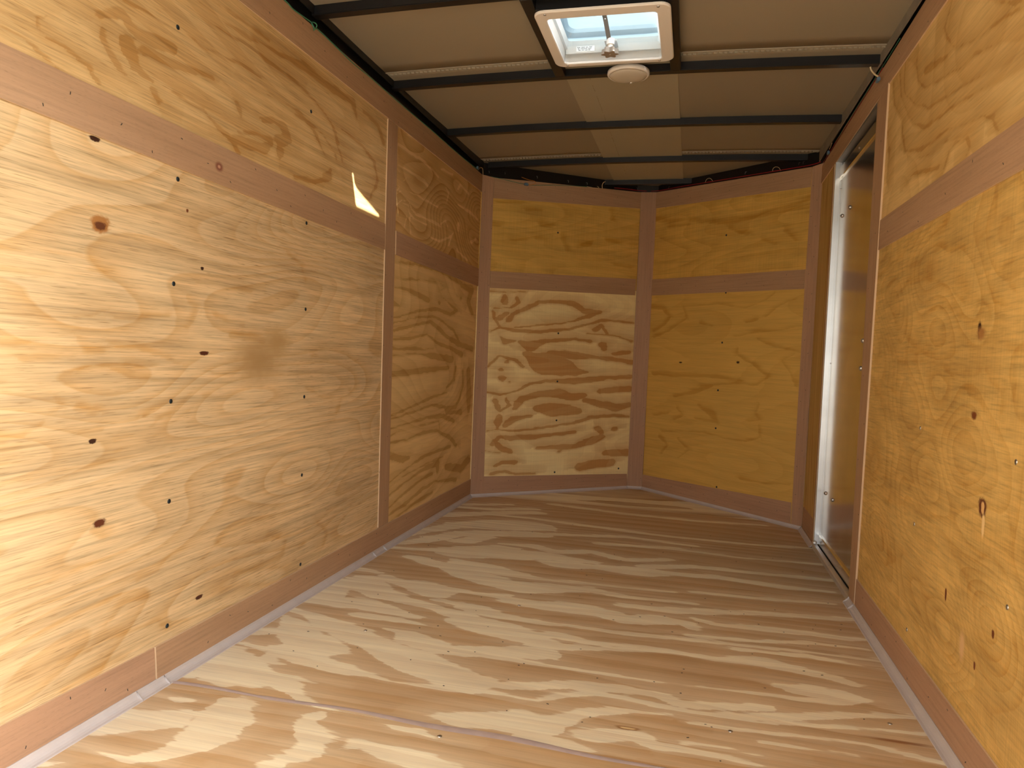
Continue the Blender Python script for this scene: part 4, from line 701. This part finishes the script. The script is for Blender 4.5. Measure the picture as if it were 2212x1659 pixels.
# roof rails round the top of the walls
def rail(name, pl, u0, u1, d0, d1, zf0, zf1, label, strip_mat=None):
    bm = prism(pl, [(u0, zf0(u0)), (u1, zf0(u1)), (u1, zf1(u1)), (u0, zf1(u0))], d0, d1)
    o = from_bm(name, bm, M['metal_black']); tag(o, label, 'roof rail'); return o
rl = rail('roof_rail', PLL, Y0, 3.79, .005, .008, lambda u: 1.774 + .5 * rise(u), lambda u: 1.806 + rise(u), 'black steel rail above the left wall top')
from_bm('rear_plate', prism(PLL, [(Y0, 1.70), (3.80, 1.70), (3.80, 1.815), (Y0, 1.800)], -.045, -.0125), M['metal_black'], rl)
from_bm('top_flange', prism(PLL, [(Y0, 1.7995), (2.6, 1.7995), (3.79, 1.8190), (3.79, 1.8225), (2.6, 1.8035), (Y0, 1.8035)], -.05, .005), M['metal_black'], rl)
M['rail_grey'] = plain('bare grey steel rail', srgb(138, 132, 120), .5, .2, .5, .15, 12)
rrail = rail('roof_rail', PLR, Y0, 3.72, .017, .020, lambda u: 1.774 - .005 * max(0, u - 2.4), lambda u: 1.806 + rise(u), 'greyish steel rail above the right wall and door')
rrail.data.materials[0] = M['rail_grey']
from_bm('rear_plate', prism(PLR, [(Y0, 1.70), (3.74, 1.70), (3.74, 1.815), (Y0, 1.800)], -.045, -.0125), M['metal_black'], rrail)
from_bm('top_flange', prism(PLR, [(Y0, 1.7995), (2.6, 1.7995), (3.72, 1.8180), (3.72, 1.8215), (2.6, 1.8035), (Y0, 1.8035)], -.05, .017), M['metal_black'], rrail)
rn1 = rail('roof_rail', PNL, -.02, 1.075, -.05, -.0125, lambda u: 1.69, lambda u: 1.835 + .025 * u, 'black steel rail over the nose wall beside the long wall')
rn2 = rail('roof_rail', PNR, -.015, 1.13, -.05, -.0125, lambda u: 1.69, lambda u: 1.860 - .030 * u, 'black steel rail over the nose wall beside the door')
from_bm('point_plate', prism(PNC, [(-.01, 1.69), (.105, 1.69), (.105, 1.862), (-.01, 1.862)], -.05, -.010), M['metal_black'], rn1)
# screw points that stick through the rails
def tips(pl, pts, parent, d=-.0125):
    for (u, v) in pts:
        bm = tube_bm([pl.at(u, v + .004, d), pl.at(u, v + .002, d + .010), pl.at(u, v - .010, d + .012)], .0011, 6)
        from_bm('screw_tip', bm, M['screw'], parent)
tips(PNL, [(.044, 1.781), (.14, 1.790), (.342, 1.797), (.546, 1.803), (.673, 1.808), (1.03, 1.829)], rn1)
tips(PNR, [(.10, 1.824), (.66, 1.806), (.985, 1.79), (1.01, 1.79)], rn2)

# ------------------------------------------------------------------ roof vent
vent = empty('roof_vent', ((VX0 + VX1) / 2, (VY0 + VY1) / 2, 1.77)); tag(vent, 'white framed roof vent with a clear lid and a crank knob', 'roof vent')
def rrect(x0, x1, y0, y1, r, n=6):
    out = []
    for (cx, cy, a0) in ((x1 - r, y1 - r, 0), (x0 + r, y1 - r, 90), (x0 + r, y0 + r, 180), (x1 - r, y0 + r, 270)):
        for k in range(n + 1):
            a = math.radians(a0 + 90 * k / n); out.append((cx + r * math.cos(a), cy + r * math.sin(a)))
    return out
def loft(loops, closed=False):
    bm = bmesh.new(); rings = [[bm.verts.new(p) for p in lp] for lp in loops]
    prs = list(zip(rings, rings[1:])) + ([(rings[-1], rings[0])] if closed else [])
    for A, B in prs:
        n = len(A)
        for k in range(n): bm.faces.new((A[k], A[(k + 1) % n], B[(k + 1) % n], B[k]))
    bmesh.ops.recalc_face_normals(bm, faces=bm.faces); return bm
def lp(x0, x1, y0, y1, r, z): return [(p[0], p[1], z) for p in rrect(x0, x1, y0, y1, r)]
GX0, GX1, GY0, GY1 = .658, 1.046, 2.054, 2.448
bm = loft([lp(GX0, GX1, GY0, GY1, .032, 1.7745), lp(GX0, GX1, GY0, GY1, .032, 1.7700), lp(GX0 + .003, GX1 - .003, GY0 + .003, GY1 - .003, .030, 1.7675),
           lp(VX0 - .003, VX1 + .003, VY0 - .003, VY1 + .003, .016, 1.7675), lp(VX0, VX1, VY0, VY1, .014, 1.7690), lp(VX0, VX1, VY0, VY1, .014, 1.7745)], True)
ga = from_bm('inner_frame', bm, M['white_plastic'], vent)
bm = loft([lp(VX0, VX1, VY0, VY1, .014, 1.7745), lp(VX0 + .002, VX1 - .002, VY0 + .002, VY1 - .002, .014, 1.806), lp(VX0 + .010, VX1 - .010, VY0 + .010, VY1 - .010, .012, 1.808),
           lp(VX0 + .011, VX1 - .011, VY0 + .011, VY1 - .011, .012, 1.8385), lp(VX0 - .004, VX1 + .004, VY0 - .004, VY1 + .004, .014, 1.8385), lp(VX0 - .004, VX1 + .004, VY0 - .004, VY1 + .004, .014, 1.7745)], True)
b = NB('vent collar plastic'); d_ = b.n('ShaderNodeBsdfDiffuse', Color=srgb(238, 236, 230)); t_ = b.n('ShaderNodeBsdfTranslucent', Color=srgb(222, 230, 236))
mx = b.n('ShaderNodeMixShader', i0=.45); b.t.links.new(d_.outputs[0], mx.inputs[1]); b.t.links.new(t_.outputs[0], mx.inputs[2]); b.t.links.new(mx.outputs[0], b.out.inputs[0])
M['collar'] = b.m
from_bm('collar', bm, M['collar'], vent)
for (x, y) in [(GX0 + .034, GY0 + .014), (GX1 - .034, GY0 + .014), (GX0 + .040, GY1 - .014), (GX1 - .046, GY1 - .014)]:
    screw('screw', (x, y, 1.7675), (0, 0, -1), .0042, 'screw', ga, .002)
# lid: clear bluish dome, hinged at its far edge and cranked open a little
b = NB('clear blue vent lid'); tr = b.n('ShaderNodeBsdfTranslucent', Color=srgb(166, 178, 182)); tp = b.n('ShaderNodeBsdfTransparent', Color=srgb(168, 196, 220)); gl = b.n('ShaderNodeBsdfGlossy', Color=(1, 1, 1), Roughness=.12)
co = b.n('ShaderNodeTexCoord').outputs['Object']; nz = b.noise(b.mapv(co, (6, 20, 6)), 3.0, 3.0)
m1 = b.n('ShaderNodeMixShader', i0=b.rng(nz, .3, .7, .93, 1.0)); b.t.links.new(tp.outputs[0], m1.inputs[1]); b.t.links.new(tr.outputs[0], m1.inputs[2])
m2 = b.n('ShaderNodeMixShader', i0=.06); b.t.links.new(m1.outputs[0], m2.inputs[1]); b.t.links.new(gl.outputs[0], m2.inputs[2]); b.t.links.new(m2.outputs[0], b.out.inputs[0])
M['lid'] = b.m
LX0, LX1, LY0, LY1 = VX0 - .030, VX1 + .030, VY0 - .025, VY1 + .018
bm = loft([lp(LX0, LX1, LY0, LY1, .030, 1.822), lp(LX0, LX1, LY0, LY1, .030, 1.852), lp(LX0 + .020, LX1 - .020, LY0 + .020, LY1 - .020, .028, 1.853), lp(LX0 + .028, LX1 - .028, LY0 + .028, LY1 - .028, .028, 1.866),
           lp(LX0 + .040, LX1 - .040, LY0 + .040, LY1 - .040, .026, 1.872), lp(LX0 + .085, LX1 - .085, LY0 + .085, LY1 - .085, .02, 1.876)])
top = [v for v in bm.verts if v.co.z > 1.8755]
bmesh.ops.contextual_create(bm, geom=top)
ang = math.radians(-16.0)
piv = Vector((0, LY1, 1.822)); rot = Matrix.Rotation(ang, 3, 'X')
for v in bm.verts: v.co = rot @ (v.co - piv) + piv
lid = from_bm('lid', bm, M['lid'], vent, smooth=False)
lid.modifiers.new('thick', 'SOLIDIFY').thickness = .0016
# crank
kx, ky = .848, 2.352
bm = bmesh.new(); n = 72; lo_, hi_ = [], []
for k in range(n):
    a = 2 * math.pi * k / n; r = .0235 + .0045 * math.cos(6 * a)
    lo_.append(bm.verts.new((kx + r * math.cos(a) * 1.0, ky + r * math.sin(a), 1.762))); hi_.append(bm.verts.new((kx + r * .94 * math.cos(a), ky + r * .94 * math.sin(a), 1.778)))
for k in range(n): bm.faces.new((lo_[k], lo_[(k + 1) % n], hi_[(k + 1) % n], hi_[k]))
bm.faces.new(lo_[::-1]); bm.faces.new(hi_)
knob = from_bm('crank_knob', bm, plain('grey brown plastic knob', srgb(150, 136, 122), .45), vent); knob['label'] = 'scalloped grey brown crank knob'
screw('screw', (kx, ky, 1.762), (0, 0, -1), .003, 'screw', knob)
bm = lathe_bm((kx, ky, 1.778), (0, 0, 1), [(.008, 0), (.008, .014), (.013, .014), (.013, .032), (0, .032)], 16)
from_bm('crank_gear', bm, M['white_plastic'], vent, smooth=False)
# perforated lift arm from the gear up to the lid
A0 = Vector((kx - .004, ky - .006, 1.806)); A1 = Vector((kx - .012, ky - .060, 1.848)); A2 = Vector((kx - .030, ky - .155, 1.908))
bm = bmesh.new()
for a, c in ((A0, A1), (A1, A2)):
    d = (c - a); L = d.length; x = d.normalized(); y = Vector((1, 0, 0)); y = (y - x * y.dot(x)).normalized(); zc = x.cross(y)
    box_bm((a + c) / 2, (L + .006, .014, .002), bm, Matrix((x, y, zc)).transposed())
arm = from_bm('lift_arm', bm, plain('grey lift arm', srgb(140, 142, 142), .4, .7), vent)
for t, (a, c) in ((.0, (A1, A2)), (.35, (A1, A2)), (.6, (A1, A2))):
    p = a.lerp(c, t); screw('rivet', p + Vector((0, 0, -.001)), (0, -.3, -1), .0028, 'screw', arm, .002)
# crossbar that holds the crank, with its small warning sticker
bm = box_bm(((VX0 + VX1) / 2, VY1 - .020, 1.8045), (VX1 - VX0 - .01, .006, .024))
bm = box_bm((kx, VY1 - .045, 1.806), (.040, .060, .003), bm)
brk = from_bm('crank_bracket', bm, M['collar'], vent)
st_ = from_bm('sticker', box_bm((.760, VY1 - .0236, 1.806), (.060, .0006, .0165)), plain('white sticker', srgb(235, 240, 242), .4), brk)
rr = random.Random(6); bm = bmesh.new()      # print too small to read: three broken lines of tiny strokes
for row, words in enumerate([(5, 6, 4, 5), (3, 11, 5), (4, 4, 4, 3)]):
    x = .7335 + .0022 * row
    for wl in words:
        for q in range(wl):
            box_bm((x, VY1 - .0241, 1.8108 - .0046 * row + rr.uniform(-.0003, .0003)), (.0012, .0004, rr.uniform(.0020, .0032)), bm); x += .0021
        x += .0026
o = from_bm('small_print', bm, plain('black print', srgb(30, 34, 38), .5), brk); o['kind'] = 'stuff'

# steel framing around the vent
def bar(name, x0, x1, y0, y1, z0, z1, label, mat='metal_black'):
    bm = box_bm(((x0 + x1) / 2, (y0 + y1) / 2, (z0 + z1) / 2), (x1 - x0, y1 - y0, z1 - z0))
    bmesh.ops.bevel(bm, geom=list(bm.edges), offset=.0015, segments=1, affect='EDGES')
    return tag(from_bm(name, bm, M[mat]), label, 'roof framing')
bar('vent_framing_bar', .628, .664, 2.0135, 2.5745, 1.7865, 1.8150, 'black lengthwise bar along the vent side nearer the left wall')
bar('vent_framing_bar', 1.030, 1.065, 2.0135, 2.5745, 1.7865, 1.8150, 'black lengthwise bar along the vent side nearer the door')
bar('vent_framing_bar', .6645, 1.0295, 2.060, 2.088, 1.7775, 1.8150, 'black crosswise bar along the near edge of the vent')
bar('vent_framing_bar', .6645, 1.0295, 2.436, 2.462, 1.7775, 1.8150, 'black crosswise bar along the far edge of the vent')

# ------------------------------------------------------------------ dome lamp
lamp = empty('dome_lamp', (.884, 2.552 + .012, 1.783)); tag(lamp, 'round white dome lamp, switched off, under the second roof bow', 'ceiling lamp')
c = (.889, 2.556, 1.787)
from_bm('lamp_base', lathe_bm(c, (0, 0, -1), [(0, 0), (.066, 0), (.072, .004), (.073, .013), (.070, .017), (.064, .019), (.064, .015)], 40), M['white_plastic'], lamp, smooth=True)
from_bm('lamp_lens', lathe_bm(c, (0, 0, -1), [(.0655, .016), (.062, .0200), (.050, .0235), (.030, .0255), (0, .0262)], 40), M['lens'], lamp, smooth=True)
from_bm('lamp_switch', lathe_bm((c[0] + .006, c[1] + .045, 1.787 - .0235), (0, 0, -1), [(0, .003), (.003, .003), (.004, 0)], 12), M['white_plastic'], lamp)

# ------------------------------------------------------------------ side door
DY0, DY1 = 2.6336, 3.366
door = empty('door_1', (W + .03, (DY0 + DY1) / 2, 0)); tag(door, 'closed side door of brushed metal in an aluminium frame', 'door', kind='structure')
XD = W + .020
from_bm('door_panel', box_bm((XD + .012, (DY0 + DY1) / 2, .845), (.020, DY1 - DY0 - .006, 1.60)), M['door'], door)
def poly_x(pts, y0, y1):      # section in x,z swept along y
    bm = bmesh.new(); a = [bm.verts.new((p[0], y0, p[1])) for p in pts]; b2 = [bm.verts.new((p[0], y1, p[1])) for p in pts]; n = len(pts)
    bm.faces.new(a); bm.faces.new(b2)
    for i in range(n): bm.faces.new((a[i], a[(i + 1) % n], b2[(i + 1) % n], b2[i]))
    bmesh.ops.recalc_face_normals(bm, faces=bm.faces); return bm
fr = from_bm('bottom_edge_trim', poly_x([(XD - .003, .062), (XD + .004, .062), (XD + .004, .020), (XD - .006, .020), (XD - .006, .058)], DY0 + .004, DY1 - .004), M['door'], door)
from_bm('top_edge_trim', poly_x([(XD - .003, 1.600), (XD + .004, 1.600), (XD + .004, 1.645), (XD - .006, 1.645), (XD - .006, 1.603)], DY0 + .004, DY1 - .004), M['door'], door)
# jambs
from_bm('outer_skin', box_bm((W + .058, (DY0 + DY1) / 2, .83), (.006, DY1 - DY0 + .06, 1.76)), M['backing'], door)
j1 = from_bm('door_jamb', box_bm((W + .010, DY1 + .001, .845), (.026, .004, 1.65)), M['alu'], door)
j2 = from_bm('door_jamb', box_bm((W + .044, DY1 + .000, .845), (.038, .004, 1.65)), M['alu'], door)
from_bm('jamb_rib', box_bm((W + .0165, DY1 - .002, .845), (.0020, .003, 1.64)), M['alu'], door)
from_bm('door_jamb', box_bm((W + .030, DY0 - .001, .845), (.060, .004, 1.65)), M['alu'], door)
from_bm('door_header', poly_x([(W - .001, 1.671), (W + .024, 1.667), (W + .024, 1.672), (W + .07, 1.672), (W + .07, 1.690), (W - .001, 1.690)], DY0 - .004, DY1 + .004), M['alu_head'], door)
sill = from_bm('threshold', poly_x([(W - .010, .0005), (W - .010, .018), (W - .006, .020), (W + .010, .018), (W + .010, -.012), (W + .07, -.014), (W + .07, -.02), (W - .010, -.02)], DY0 - .010, DY1 + .004), M['alu_dull'], door)
for y in (2.70, 3.02, 3.33): screw('screw', (W - .002, y, .0195), (0, 0, 1), .0035, 'screw', sill)
screw('screw', (W - .003, DY1 - .012, .026), (0, 0, 1), .010, 'alu_dull', door, .010)
for (z, x) in [(1.59, .022), (1.555, .020), (.81, .022), (.085, .026)]:
    screw('screw', (W + x, DY1 - .002, z), (0, -1, 0), .0035, 'screw', j1)
dp = [o for o in door.children if o.name.startswith('door_panel')][0]
for (y, z) in [(3.145, 1.433), (3.298, 1.429), (2.776, .890), (2.786, .792), (3.305, .255), (3.151, .255)]:
    bm = lathe_bm((XD + .002, y, z), (-1, 0, 0), [(0, .0075), (.004, .0068), (.0075, .0035), (.0085, .0005), (.0085, 0)], 18)
    from_bm('bolt', bm, M['screw'], dp, smooth=True)
for (y, z) in [(2.991, 1.624), (2.95, .04)]:
    bm = lathe_bm((XD - .006, y, z), (-1, 0, 0), [(0, .004), (.0035, .003), (.005, 0)], 14); from_bm('rivet', bm, M['screw'], dp, smooth=True)

# ------------------------------------------------------------------ wiring
def wire(name, pts, mat, label, r=.0017, k=5, cat='wire'):
    o = from_bm(name, tube_bm(smooth_path(pts, k), r, 7), M[mat], smooth=True); return tag(o, label, cat)
def PLp(pl, pts, d): return [pl.at(u, v, d) for u, v in pts]
wire('green_wire', PLp(PLL, [(1.3, 1.744), (1.6, 1.747), (1.819, 1.745), (1.869, 1.741), (1.94, 1.747), (1.970, 1.749), (1.985, 1.742)], .0065), 'green', 'green wire running above the left wall as far as its knot')
wire('green_wire', PLp(PLL, [(1.985, 1.742), (2.021, 1.746), (2.109, 1.743), (2.238, 1.738), (2.381, 1.742), (2.652, 1.7435), (3.0, 1.7485), (3.4, 1.7505), (3.70, 1.7590)], .0065), 'green', 'green wire along the left wall top from its knot to the nose')
bm = tube_bm(smooth_path([PLL.at(1.985 + .011 * math.cos(a), 1.745 + .011 * math.sin(a), .0065 + .004 * math.sin(2 * a)) for a in np.linspace(0, 8.5, 18)], 3), .0018, 7)
tag(from_bm('wire_knot', bm, M['green'], smooth=True), 'small looped knot of green wire on the left wall top', 'wire')
def connector(c, label, ax=(0, 1, 0)):
    x = Vector(ax).normalized(); z_ = Vector((0, 0, 1)); y_ = z_.cross(x).normalized(); z_ = x.cross(y_)
    t = empty('splice_connector', c); tag(t, label, 'wire connector')
    M3 = Matrix((x, y_, z_)).transposed()
    bm = box_bm(c, (.026, .010, .012), None, M3); bmesh.ops.bevel(bm, geom=list(bm.edges), offset=.002, segments=2, affect='EDGES')
    from_bm('housing', bm, M['connector'], t)
    from_bm('latch', box_bm(Vector(c) + z_ * .0068, (.014, .008, .003), None, M3), M['connector'], t)
    return t
wire('cream_wire', PLp(PLL, [(3.690, 1.764), (3.74, 1.782), (3.765, 1.775), (3.77, 1.750), (3.764, 1.742)], .012), 'cream_wire', 'cream wire loop at the corner of left wall and nose')
connector(PLL.at(3.68, 1.764, .010), 'blue grey splice connector at the corner of left wall and nose')
wire('green_wire', PLp(PNL, [(.05, 1.752), (.12, 1.7495), (.18, 1.744), (.256, 1.740)], .009), 'green', 'short green wire sagging across the nose strip to its connector', .0014)
connector(PNL.at(.268, 1.7405, .010), 'blue splice connector hanging on the nose wall strip', PNL.u)
wire('green_wire', PLp(PNL, [(.280, 1.740), (.35, 1.748), (.46, 1.764), (.583, 1.777), (.70, 1.7865)], .008), 'green', 'green wire climbing from the nose connector to the strip top', .0014)
wire('orange_wire', PLp(PNL, [(.280, 1.739), (.31, 1.746), (.326, 1.756), (.318, 1.766), (.281, 1.768), (.237, 1.776)], .010), 'orange_wire', 'thin tan wire looping out of the nose connector', .0013)
wire('cream_wire', PLp(PNL, [(.665, 1.786), (.716, 1.783), (.748, 1.790), (.735, 1.797)], .009), 'cream_wire', 'thin cream wire lying along the nose strip top', .0013)
wire('white_wire', PLp(PNL, [(.770, 1.788), (.768, 1.806), (.775, 1.822), (.79, 1.831)], .012), 'cream_wire', 'pale cable stub standing up to the short last bow', .0022)
wire('cream_wire', PLp(PNR, [(.390, 1.796), (.396, 1.812), (.412, 1.818), (.430, 1.812), (.447, 1.793)], .004), 'cream_wire', 'cream wire loop above the nose strip, nearer its point', .0013)
wire('cream_wire', PLp(PNR, [(.838, 1.774), (.838, 1.788), (.852, 1.795), (.872, 1.789), (.886, 1.770)], .004), 'cream_wire', 'cream wire loop above the nose strip, nearer the door', .0013)
wire('red_wire', PLp(PNL, [(.86, 1.806), (.96, 1.812), (1.055, 1.816)], .004) + PLp(PNR, [(.008, 1.816), (.20, 1.808), (.445, 1.7955), (.752, 1.780), (1.037, 1.766), (1.11, 1.770)], .004), 'red', 'dark red wire along the nose strip up to the door corner', .0022)
wire('red_wire', PLp(PLR, [(3.70, 1.757), (3.60, 1.757), (3.3, 1.762), (2.9, 1.766), (2.6, 1.770)], .005), 'red', 'dark red wire along the top of the door wall', .0016)
wire('green_wire', PLp(PLR, [(3.40, 1.762), (3.1, 1.768), (2.8, 1.772), (2.62, 1.775), (2.40, 1.779)], .006), 'green', 'green wire along the top of the door wall', .0016)
wire('white_cable', [(W - .045, 2.590, 1.772), (W - .040, 2.592, 1.760), (W - .030, 2.585, 1.744), (W - .022, 2.578, 1.735)], 'cream_wire', 'short white cable dropping from the second bow beside the door wall', .0028)
connector((W - .020, 2.590, 1.728), 'blue grey splice connector below the second bow at the door wall')
wire('cream_wire', PLp(PLR, [(3.44, 1.775), (3.46, 1.768), (3.50, 1.762)], .012), 'cream_wire', 'tiny cream wire ends by the far door wall connector', .0013)
connector(PLR.at(3.535, 1.757, .010), 'blue grey splice connector in the corner of door wall and nose')
